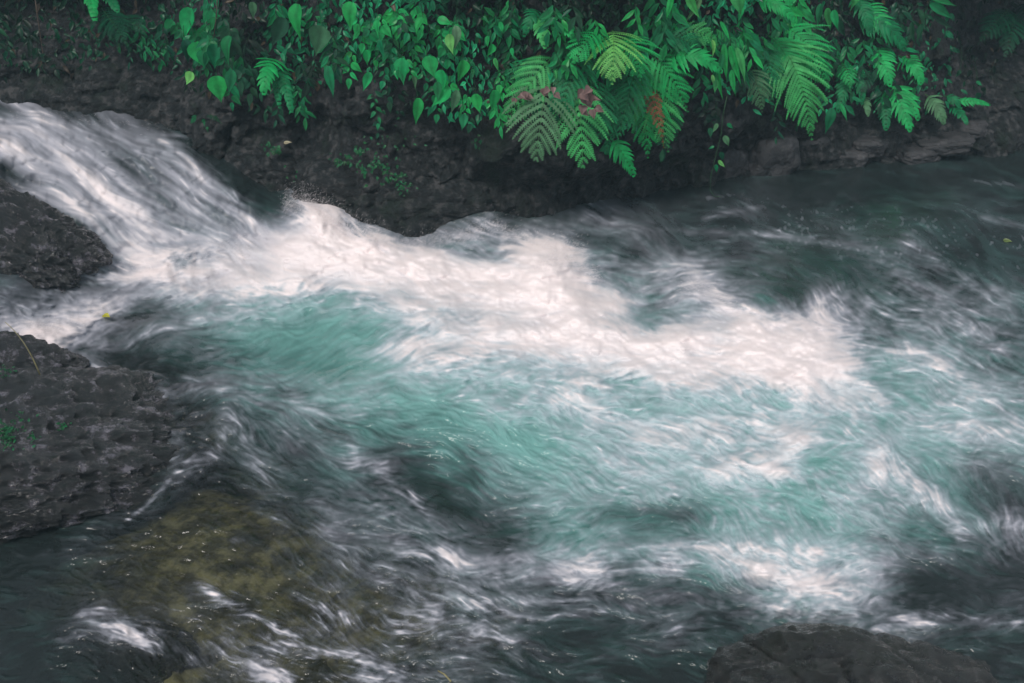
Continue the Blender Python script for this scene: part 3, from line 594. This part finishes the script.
def leafy(name, label, cat, big, fill, seed, group='leafy plants trailing down the bank', stems=None, off=0.0):
    """big: (u, v, length px, angle from straight down in degrees, width ratio, tint); fill: (u, v, ru, rv, n, leaf px, tints, shape)"""
    rs = random.Random(seed); u0, v0 = (big[0][:2] if big else fill[0][:2]); root = empty(name, at_y(u0, v0, wall_hit(u0, v0))); tag(root, label, cat, group)
    for (u, v, Lp, ang, wr, tint) in big:
        y = wall_hit(u, v) - .26 - off - rs.uniform(0, .08); p = at_y(u, v, y); a = R(ang)
        d = np.array([math.sin(a), -.25, -math.cos(a)]); bf = Buf(); leaf(bf, p, d, Lp * px2m(y), wr, vary(tint, rs, .1), rs, face=nrm(CAMP - p) + np.array([rs.uniform(-1., 1.), 0, rs.uniform(-.1, 1.1)]), cup=rs.uniform(.1, .6), droop=rs.uniform(.1, .45))
        q = at_y(u - 6 * math.sin(a) + rs.uniform(-8, 8), v - rs.uniform(14, 30), wall_hit(u, v - 20) - .03)
        tube(bf, bez(p, (p + q) / 2 + np.array([0, -.03, .05]), q, 7), .0012, .0022, (.02, .07, .03)); bf.build('leaf', M['leaf'], root)
    fb = Buf()
    for (u, v, ru, rv, n_, Lp, tints, shape) in fill:
        for k in range(max(2, n_ // 7)):             # sprays: a thin stem with leaves off it
            a = rs.uniform(0, 6.28); rr = rs.uniform(0, .75) ** .6; su, sv = u + ru * rr * math.cos(a), v + rv * rr * math.sin(a)
            dl = rs.uniform(14, 34); eu, ev = su + rs.uniform(-14, 14), sv + dl
            ya = wall_hit(su, sv) - .04 - off; yb = min(wall_hit(eu, ev), ya + .1) - rs.uniform(.1, .26) - off
            A, B = at_y(su, sv, ya), at_y(eu, ev, yb); cr = bez(A, (A + B) / 2 + np.array([0, -.07, .06]), B, 9); tube(fb, cr, .0018, .0008, (.02, .06, .03))
            tn = rs.choice(tints)
            for j in range(7):
                t = .25 + .75 * j / 6; p = cr[min(8, int(t * 8))]; sd = 1 if j % 2 else -1
                d = np.array([sd * rs.uniform(.3, 1.1) * (0.2 if j == 6 else 1), -rs.uniform(.1, .5), -rs.uniform(.4, 1.1)])
                leaf(fb, p + nrm(d) * .008, d, Lp * px2m(yb) * rs.uniform(.6, 1.15), rs.uniform(.42, .6) if shape is HEART else rs.uniform(.26, .38), vary(tn, rs), rs, shape)
    if fb.n: fb.build('foliage', M['leaf'], root)
    return root

# background undergrowth: a countless mass of small leaves covering the wall above the rock
LOW = [(-300, 70), (0, 75), (90, 70), (110, 50), (170, 60), (190, 95), (240, 95), (262, 112), (310, 105), (335, 70), (365, 60), (380, 105), (440, 118), (500, 112), (520, 120), (660, 128), (690, 70), (735, 100), (760, 110), (830, 112), (860, 100), (930, 110), (985, 95), (1010, 60), (1400, 60)]
lu = [a for a, _ in LOW]; lv = [b for _, b in LOW]
rs = random.Random(5); fb = Buf()
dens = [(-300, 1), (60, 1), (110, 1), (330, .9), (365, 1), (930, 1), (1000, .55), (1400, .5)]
brt = [(-300, .3), (80, .35), (150, 1.6), (330, 1.8), (380, 3.4), (500, 4.2), (880, 3.8), (950, 1.2), (1010, .35), (1400, .35)]  # leaf tint by position; dark ends paint the shade of the recesses
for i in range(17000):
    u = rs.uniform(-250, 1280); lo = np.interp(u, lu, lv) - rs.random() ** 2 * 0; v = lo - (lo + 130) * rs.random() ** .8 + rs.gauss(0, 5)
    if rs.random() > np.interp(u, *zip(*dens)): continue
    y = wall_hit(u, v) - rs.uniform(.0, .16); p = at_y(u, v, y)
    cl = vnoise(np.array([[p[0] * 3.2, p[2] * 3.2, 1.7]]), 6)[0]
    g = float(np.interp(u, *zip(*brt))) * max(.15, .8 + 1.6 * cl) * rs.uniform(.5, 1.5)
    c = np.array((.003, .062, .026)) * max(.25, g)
    if rs.random() < .06: c = np.array((.07, .05, .03)) * rs.uniform(.5, 1.3)
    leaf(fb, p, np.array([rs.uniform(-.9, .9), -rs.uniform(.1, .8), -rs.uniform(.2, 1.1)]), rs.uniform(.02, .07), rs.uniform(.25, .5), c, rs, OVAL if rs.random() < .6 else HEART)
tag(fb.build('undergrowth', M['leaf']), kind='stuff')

# ferns
fern('big drooping fern with divided triangular fronds and withered pinkish leaves, centre of the bank', [
    ((550, 62), (536, 158), 52, 'tri', G7, .10, 13, .34), ((575, 70), (583, 166), 46, 'tri', G3, .10, 13, .33), ((560, 52), (506, 124), 36, 'tri', G3, .13, 12, .26),
    ((585, 48), (560, 112), 34, 'tri', G2, .1, 12, .2), ((590, 72), (600, 140), 34, 'tri', G2, .08, 12, .25), ((545, 60), (520, 90), 30, 'tri', G2, .1, 12, .2)],
    dead=((520, 95, 6), (549, 90, 6), (586, 94, 8), (588, 104, 7)), seed=2)
fern('bright fern frond curling down with yellow green lower leaflets above the big drooping fern', [
    ((612, 30), (612, 84), 36, 'lance', G6, .16, 15, .42), ((620, 36), (640, 80), 30, 'lance', G1, .14, 14, .33), ((604, 30), (572, 66), 26, 'lance', G1, .14, 14, .3)], seed=3)
fern('tall hanging fern with long ladder like frond and one rusty frond right of the centre', [
    ((638, 48), (668, 152), 40, 'lance', G3, .10, 17, .30), ((636, 56), (648, 158), 34, 'lance', G1, .08, 16, .25), ((640, 50), (618, 140), 30, 'lance', G2, .08, 15, .22),
    ((645, 52), (688, 112), 28, 'lance', G1, .12, 14, .25), ((642, 72), (664, 148), 12, 'lance', (.22, .07, .035), .08, 13, .36)], seed=4)
fern('small low fern tuft hanging lowest over the dark undercut', [
    ((610, 138), (634, 176), 17, 'sword', G1, .06, 10, .2), ((606, 140), (608, 164), 12, 'sword', G2, .05, 9, .15)], seed=5)
fern('fern with a level frond reaching right between the rusty frond and the dangling vine', [
    ((655, 62), (722, 72), 20, 'sword', G1, .16, 14, .28), ((650, 40), (706, 60), 20, 'lance', G2, .16, 14, .2), ((668, 36), (718, 44), 16, 'lance', G3, .12, 12, .2)], seed=6)
fern('large bright fern arching right and down to a fine point above the shore rocks', [
    ((768, 30), (812, 140), 40, 'lance', G3, .22, 24, .42), ((776, 24), (829, 92), 30, 'lance', G1, .2, 20, .36), ((765, 34), (800, 100), 30, 'lance', G1, .16, 18, .34), ((760, 36), (772, 108), 20, 'lance', G2, .1, 16, .28)], seed=7)
fern('dull grey green fern frond drooping left of the large arching fern', [
    ((748, 66), (762, 112), 19, 'lance', G7, .08, 13, .25), ((744, 64), (740, 100), 14, 'lance', G4, .08, 12, .2)], seed=8)
fern('upper fern with two fronds slanting right near the top edge above the saw leaved ferns', [
    ((848, 14), (905, 50), 22, 'sword', G2, .14, 15, .3), ((858, 4), (890, 42), 18, 'sword', G1, .1, 13, .26), ((850, -6), (870, 36), 16, 'sword', G2, .1, 13, .26)], seed=9)
fern('bright saw leaved fern hanging in a point just above the dark shore block', [
    ((884, 82), (910, 131), 20, 'sword', G1, .08, 13, .28), ((892, 84), (918, 120), 15, 'sword', G1, .08, 11, .22), ((880, 92), (886, 130), 13, 'sword', G2, .06, 10, .22)], seed=10)
fern('middle saw leaved fern with fronds fanning right below the slanting upper fern', [
    ((868, 46), (890, 86), 18, 'sword', G1, .1, 12, .28), ((898, 56), (921, 84), 16, 'sword', G1, .1, 11, .25), ((872, 62), (860, 98), 12, 'lance', G4, .08, 12, .2)], seed=11)
fern('pale grey green small fern pointing down right of the bright saw leaved one', [
    ((925, 94), (944, 124), 14, 'sword', G7, .06, 11, .2), ((862, 96), (868, 116), 8, 'sword', G7, .04, 9, .2)], seed=12)
fern('small fern at the right end with a bright frond pointing level at the dark recess', [
    ((950, 104), (990, 105), 8, 'sword', G1, .06, 12, .22), ((948, 106), (967, 124), 9, 'sword', G2, .05, 9, .2), ((944, 96), (960, 108), 8, 'sword', G2, .05, 9, .18)], seed=13)
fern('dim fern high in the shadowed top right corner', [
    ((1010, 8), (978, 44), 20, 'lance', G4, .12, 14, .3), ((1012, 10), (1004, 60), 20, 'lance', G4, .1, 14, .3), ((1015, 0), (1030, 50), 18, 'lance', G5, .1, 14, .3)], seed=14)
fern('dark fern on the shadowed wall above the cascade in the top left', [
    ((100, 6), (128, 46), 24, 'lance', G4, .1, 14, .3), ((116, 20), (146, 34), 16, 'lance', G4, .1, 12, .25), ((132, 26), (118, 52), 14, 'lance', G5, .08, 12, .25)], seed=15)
fern('bright fern tip poking in at the top edge left of the big heart leaves', [
    ((92, -26), (95, 20), 16, 'sword', G1, .08, 12, .3), ((100, -20), (118, 12), 15, 'sword', G2, .08, 12, .28)], seed=16)
fern('saw leaved fern clump hanging below the round heart leaf', [
    ((278, 58), (264, 94), 18, 'sword', G1, .1, 10, .28), ((280, 62), (292, 112), 13, 'sword', G2, .06, 12, .24), ((276, 64), (280, 108), 10, 'sword', G2, .06, 11, .2)], seed=17)
fern('fern with narrow drooping fronds among leaves at the top centre left of the curling frond', [
    ((535, 14), (545, 48), 16, 'sword', G3, .08, 9, .3), ((540, 10), (524, 36), 14, 'sword', G2, .08, 9, .28), ((545, 22), (575, 40), 12, 'sword', G1, .08, 9, .25)], seed=18)
fern('bright fern sprig at the top edge above the large arching fern', [
    ((752, 2), (795, 22), 14, 'sword', G1, .1, 13, .3), ((758, -6), (792, 4), 12, 'sword', G1, .08, 12, .3)], seed=19)
fern('tiny dark fern sprig on the rock ledge beside the cascade rim', [
    ((204, 114), (190, 124), 5, 'lance', G2, .03, 9, .1), ((206, 114), (208, 132), 5, 'lance', G2, .03, 9, .1), ((205, 112), (222, 124), 5, 'lance', G4, .03, 9, .1)], seed=20, group=None)

# broad leaved plants
leafy('leafy_plant', 'heart leaved plant with a glossy pair of leaves above the cascade ledge', 'plant', [
    (196, 42, 26, 12, .62, G1), (214, 44, 22, -8, .6, G2), (192, 72, 13, -25, .6, G6), (216, 76, 24, 5, .6, G1), (232, 70, 22, -14, .5, G2), (230, 36, 26, -20, .45, G2)], [], 21)
leafy('leafy_plant', 'single hanging pointed green leaves high above the heart leaved pair', 'plant', [
    (191, 8, 28, -16, .45, G1), (184, 40, 20, 15, .45, G4), (252, 2, 14, 6, .55, G7)], [], 22)
leafy('leafy_plant', 'round heart shaped dull green leaf with its long pointed neighbours', 'plant', [
    (322, 26, 27, -20, .78, (.03, .14, .075)), (298, 4, 30, -14, .55, G1), (284, 18, 28, -22, .55, G4), (352, 2, 24, -18, .52, G1), (328, 66, 28, 4, .42, G2), (311, 34, 16, 20, .4, G4)], [(300, 4, 30, 14, 28, 14, [G4, G2], OVAL)], 23)
leafy('climbing_vine', 'bright heart leaved vine trailing over the pale rock left of centre', 'vine', [
    (402, 58, 24, -6, .72, (.01, .30, .08)), (428, 56, 20, 10, .62, G1), (442, 70, 20, -4, .62, G1), (450, 88, 24, -52, .42, G1), (437, 82, 17, 8, .45, G2), (463, 60, 20, -8, .6, G1), (476, 94, 18, 4, .55, G1), (418, 98, 25, -4, .45, G1), (464, 114, 15, 0, .62, (.02, .26, .09)),
    (369, 72, 18, -10, .55, G1), (413, 74, 14, 12, .4, G7), (457, 90, 22, -16, .36, G7), (494, 90, 20, 3, .5, G1), (398, 70, 8, 0, .5, G2)], [(400, 50, 40, 30, 70, 9, [G2, G4, G1], HEART), (455, 72, 36, 28, 63, 9, [G2, G1, G4], HEART), (375, 95, 14, 16, 14, 7, [G4, G2], HEART)], 24)
leafy('climbing_vine', 'vine with pale folded leaf and small leaves between the heart vine and the ferns', 'vine', [
    (456, 26, 20, 8, .55, (.16, .33, .2)), (450, 34, 18, -2, .45, G6), (438, 18, 14, 70, .5, G1), (423, 18, 16, -40, .5, G1), (488, 36, 10, -6, .55, G1), (492, 44, 12, -14, .6, G1), (495, 58, 12, 4, .5, G3)], [(450, 18, 46, 22, 40, 12, [G2, G1], HEART)], 25)
leafy('leafy_plant', 'dense small leaved plant at the top edge above the heart vine', 'plant', [
    (378, 20, 14, -6, .45, G1), (380, 40, 16, 6, .3, G2), (366, 50, 13, 12, .5, G1)], [(400, 8, 40, 14, 56, 12, [G1, G2, G4], HEART), (392, 36, 20, 16, 28, 10, [G2, G4], HEART)], 26)
leafy('leafy_plant', 'mass of fine pointed leaves at the top edge above the drooping fern', 'plant', [], [(500, 6, 34, 14, 63, 13, [G1, G2], OVAL), (545, 2, 36, 12, 56, 14, [G1, G2, G4], OVAL), (508, 36, 16, 20, 28, 11, [G2, G4], OVAL)], 27)
leafy('leafy_plant', 'upright long leaved plant at the top edge above the level fern frond', 'plant', [
    (688, -6, 24, 20, .35, G3), (700, -4, 24, -18, .32, G7), (672, -4, 20, -14, .4, G1), (720, 22, 20, 42, .25, G1), (672, 14, 22, 60, .25, G2)], [(650, 0, 36, 14, 42, 16, [G1, G2], OVAL), (690, 16, 24, 14, 21, 14, [G2], OVAL)], 28)
leafy('leafy_plant', 'bunch of long narrow bright leaves drooping just above the dangling vine', 'plant', [
    (724, 44, 34, 4, .2, G1), (730, 46, 38, 16, .2, G1), (736, 48, 34, 24, .22, G3), (722, 54, 32, -8, .2, G2), (718, 62, 34, -2, .18, G1), (742, 58, 30, 8, .22, G2), (712, 40, 16, 20, .3, G6), (732, 70, 24, 6, .22, G1)], [(728, 20, 20, 16, 28, 17, [G2, G1], OVAL)], 29)
leafy('leafy_plant', 'leaves with white edges crowding the top edge above the arching fern', 'plant', [
    (738, -10, 22, 10, .5, G3), (749, -10, 16, 60, .4, (.3, .33, .3)), (742, 4, 16, -5, .4, G1)], [(790, -6, 40, 10, 42, 16, [G1, G2], OVAL)], 30)
leafy('leafy_plant', 'glossy leaf cluster with a pale streaked leaf between the two upper fern groups', 'plant', [
    (828, 8, 20, 4, .4, G3), (834, 10, 18, 10, .3, G1), (822, 4, 20, -14, .4, G2), (856, -8, 14, -6, .55, G3), (840, 20, 16, 14, .4, G4)], [(835, 30, 24, 30, 35, 13, [G4, G2], OVAL)], 31)
leafy('leafy_plant', 'small five leaved sprig hanging between the arching fern point and saw leaved ferns', 'plant', [
    (832, 108, 24, -3, .32, G2), (840, 104, 18, 28, .36, G1), (846, 106, 14, 50, .32, G2), (828, 102, 12, -70, .3, G2), (852, 98, 13, 75, .3, G2)], [], 32)
leafy('leafy_plant', 'dark finger leaved plant in shade at the top edge right of the upper ferns', 'plant', [
    (918, 10, 20, 30, .25, G4), (930, 4, 26, 62, .25, G2), (934, 16, 22, 55, .25, G4), (912, 22, 20, 5, .25, G4), (922, 24, 16, -10, .25, G4), (932, -2, 24, 75, .22, G2)], [(905, 0, 26, 16, 28, 14, [G4], OVAL)], 33)
leafy('leafy_plant', 'few dim round leaves clinging to the shaded rock right of the last bright fern', 'plant', [
    (976, 82, 7, 70, .6, G2), (977, 93, 8, 20, .6, G4), (960, 70, 7, -20, .6, G4), (905, 49, 15, 80, .3, G2)], [], 34)
leafy('climbing_vine', 'small leaved vine beside the base of the big drooping fern', 'vine', [
    (500, 22, 10, 10, .4, G1), (512, 48, 8, 0, .5, G1)], [(510, 60, 18, 20, 28, 9, [G1, G2], HEART), (495, 92, 10, 14, 14, 12, [G1], OVAL), (655, 100, 30, 26, 35, 11, [G2, G4], OVAL)], 35)
leafy('climbing_vine', 'shaded creeper with tiny leaves on the wall between the rusty frond and the dangling vine', 'vine', [
    (712, 75, 10, 20, .45, G6), (717, 80, 12, -8, .4, G3)], [(708, 92, 20, 18, 28, 9, [G4, G5], HEART), (790, 100, 30, 24, 28, 9, [G4], OVAL)], 36)
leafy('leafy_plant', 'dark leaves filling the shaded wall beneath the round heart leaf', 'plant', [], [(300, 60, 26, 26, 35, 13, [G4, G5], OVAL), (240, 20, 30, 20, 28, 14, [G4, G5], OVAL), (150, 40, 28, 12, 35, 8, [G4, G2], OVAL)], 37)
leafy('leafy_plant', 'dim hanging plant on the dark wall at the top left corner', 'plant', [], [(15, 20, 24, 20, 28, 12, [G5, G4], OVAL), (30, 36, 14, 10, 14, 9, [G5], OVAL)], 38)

leafy('climbing_vine', 'leafy creeper with mid green leaves around and above the glossy heart leaf pair', 'vine', [], [(205, 20, 40, 24, 63, 15, [G2, G4, G2], HEART), (240, 56, 26, 26, 42, 13, [G4, G2], HEART), (150, 18, 28, 14, 28, 13, [G4, G2], OVAL)], 41)
leafy('climbing_vine', 'leafy creeper between the round heart leaf and the bright heart leaved vine', 'vine', [], [(335, 34, 26, 30, 49, 14, [G2, G4], OVAL), (290, 84, 22, 20, 28, 12, [G4, G2], OVAL), (365, 30, 20, 26, 35, 12, [G2, G1], HEART)], 42)
leafy('leafy_plant', 'thicket of narrow bright leaves behind the arching fern and upper ferns', 'plant', [], [(740, 30, 34, 30, 63, 16, [G2, G1], OVAL), (800, 50, 46, 34, 70, 13, [G2, G4], OVAL), (880, 50, 46, 36, 70, 12, [G2, G4], OVAL)], 43)
leafy('leafy_plant', 'thicket of narrow leaves behind the curling frond and the hanging fern', 'plant', [], [(600, 30, 60, 26, 98, 15, [G2, G1, G4], OVAL), (680, 50, 36, 30, 56, 14, [G2, G4], OVAL), (540, 60, 36, 40, 56, 12, [G2, G4], OVAL)], 44)
fern('shaded fern hanging behind the rusty frond, half hidden', [((620, 70), (606, 152), 26, 'lance', G2, .08, 14, .12), ((660, 80), (676, 140), 22, 'lance', G2, .08, 13, .12), ((598, 90), (596, 134), 20, 'lance', G4, .08, 13, .12)], seed=45)
fern('short fern half hidden between the bright saw leaved fern and the large arching fern', [((846, 70), (838, 112), 14, 'sword', G2, .08, 11, .2), ((852, 66), (862, 104), 12, 'sword', G2, .08, 11, .2), ((838, 60), (850, 90), 12, 'lance', G1, .08, 11, .26)], seed=46)

# dangling vine touching the water
root = empty('hanging_vine', at_y(724, 100, wall_hit(724, 100) - .3)); tag(root, 'thin vine with a few pale leaves dangling down to the far water', 'vine')
yv = wall_hit(724, 100) - .32; pts = [at_y(a, b, yv) for a, b in ((727, 96), (723, 115), (721, 135), (716, 155), (711, 175), (710, 190), (714, 196), (722, 197))]
sb = Buf(); tube(sb, pts, .002, .0013, (.04, .12, .07)); sb.build('stem', M['stem'], root)
rs = random.Random(3)
for (u, v, L_, a, t) in ((718, 124, 9, -40, G7), (727, 124, 8, 60, G2), (724, 136, 12, 28, G7), (714, 146, 6, -60, G2), (721, 152, 9, 10, G4), (718, 161, 10, 55, G6), (715, 165, 8, 30, G2)):
    bf = Buf(); p = at_y(u, v, yv); leaf(bf, p, np.array([math.sin(R(a)), -.1, -math.cos(R(a))]), L_ * px2m(yv), .45, t, rs); bf.build('leaf', M['leaf'], root)

# roots hanging on the dark wall, top left
root = []
for lab, pts in (('long bare root hanging down the dark wall above the cascade', ((34, -10), (38, 20), (44, 60), (54, 82), (60, 98))),
                 ('short thin root in front of the wall between the heart leaves and the dark fern', ((218, -10), (216, 20), (212, 50)))):
    sb = Buf(); y = wall_hit(*pts[2]) - .12; q = np.array([at_y(a, b, y) for a, b in pts]); tube(sb, q, .0035, .002, (.07, .05, .035))
    tag(sb.build('hanging_root', M['wood'], loc=q[0]), lab, 'root')

# moss on the rock wall
fb = Buf(); rs = random.Random(9)
for (u, v, r, n_) in ((372, 165, 18, 60), (342, 160, 9, 30), (405, 187, 9, 35), (274, 148, 8, 40), (360, 150, 8, 18), (480, 142, 8, 14), (305, 175, 16, 20), (392, 178, 12, 30), (388, 140, 30, 30)):
    for k in range(n_):
        a, b = rs.gauss(u, r * .6), rs.gauss(v, r * .35); y = wall_hit(a, b) - .06 - rs.uniform(0, .04)
        leaf(fb, at_y(a, b, y), np.array([rs.uniform(-1, 1), -.5, rs.uniform(-1, .3)]), rs.uniform(.012, .03), .5, vary((.012, .12, .045), rs), rs)
tag(fb.build('moss', M['leaf']), kind='stuff')

def surf_hit(u, v, names=('boulder',)):
    """first surface the pixel looks at, so small things rest on it"""
    dx_, dy_, dz_ = raydir(u, v); dep = bpy.context.evaluated_depsgraph_get()
    ok, loc, nr_, i_, ob, mt = sc.ray_cast(dep, Vector((0, 0, CAM_H)), Vector((float(dx_), float(dy_), float(dz_))).normalized())
    return np.array(loc), np.array(nr_)
def lying_leaf(u, v, s, m, lab, tint):
    p, nn = surf_hit(u, v); bf = Buf(); rs = random.Random(int(u)); leaf(bf, p + nn * .006, np.array([.8, -.4, 0.05]), s, .5, tint, rs, face=nn * .6 + nrm(CAMP - p) * .6, droop=.05)
    tag(bf.build('fallen_leaf', M['leaf'], loc=p), lab, 'leaf')
lying_leaf(103, 316, .05, 'yellow', 'small yellow leaf on the side stream foam', (.5, .48, .05))
lying_leaf(284, 143, .055, 'pale', 'pale cream fallen leaf lying on the rock wall right of the cascade', (.5, .45, .3))
lying_leaf(1003, 241, .05, 'yellow', 'faint yellow green leaf drifting on the dark pool at the right', (.14, .2, .06))
# grass blade on the left rock
p, nn = surf_hit(40, 374); q, _ = surf_hit(20, 345); sb = Buf(); a = np.array(at_y(5, 322, p[1] - .02)); tube(sb, bez(p - [0, 0, .01], at_y(27, 340, p[1] - .03), a, 10), .0035, .0012, (.3, .28, .14))
tag(sb.build('grass_blade', M['straw'], loc=p), 'dry arching grass blade on the low rock at the left edge', 'grass blade')
p, nn = surf_hit(438, 672); sb = Buf(); tube(sb, [p + [0, 0, .005], p + [.02, -.02, .012], p + [.04, -.045, .01]], .002, .003, (.25, .22, .2)); tag(sb.build('twig', M['straw'], loc=p), 'pale broken twig at the bottom edge in the shallows', 'twig')
# moss sprigs on the left rock
fb = Buf(); rs = random.Random(19)
for (u, v, r, n_) in ((6, 432, 9, 70), (4, 440, 8, 50), (8, 372, 5, 25), (62, 428, 4, 16), (34, 440, 6, 18), (20, 420, 9, 20)):
    for k in range(n_):
        a, b = rs.gauss(u, r * .8), rs.gauss(v, r * .6); p, nn = surf_hit(a, b)
        leaf(fb, p + nn * .004, nn * .5 + np.array([rs.uniform(-1, 1), rs.uniform(-1, 1), .1]), rs.uniform(.008, .018), .5, vary((.012, .14, .05), rs), rs, face=nn)
tag(fb.build('moss_sprigs', M['leaf']), kind='stuff')

# thin bluish mist over the stream, added to lift the dark tones
m = bpy.data.materials.new('haze'); m.use_nodes = True; n = m.node_tree; n.nodes.remove(n.nodes['Principled BSDF'])
pv = n.nodes.new('ShaderNodeVolumePrincipled'); pv.inputs['Color'].default_value = (.58, .88, 1.0, 1); pv.inputs['Density'].default_value = 0.0058; pv.inputs['Anisotropy'].default_value = 0
n.links.new(pv.outputs[0], n.nodes['Material Output'].inputs['Volume'])
lo, hi = np.array([-16., -3., -3.]), np.array([20., 22., 4.2])
v = [(a, b, c) for a in (lo[0], hi[0]) for b in (lo[1], hi[1]) for c in (lo[2], hi[2])]
f = [(0, 1, 3, 2), (4, 6, 7, 5), (0, 4, 5, 1), (2, 3, 7, 6), (0, 2, 6, 4), (1, 5, 7, 3)]
tag(mesh_obj('haze', v, f, m, smooth=False), kind='stuff')
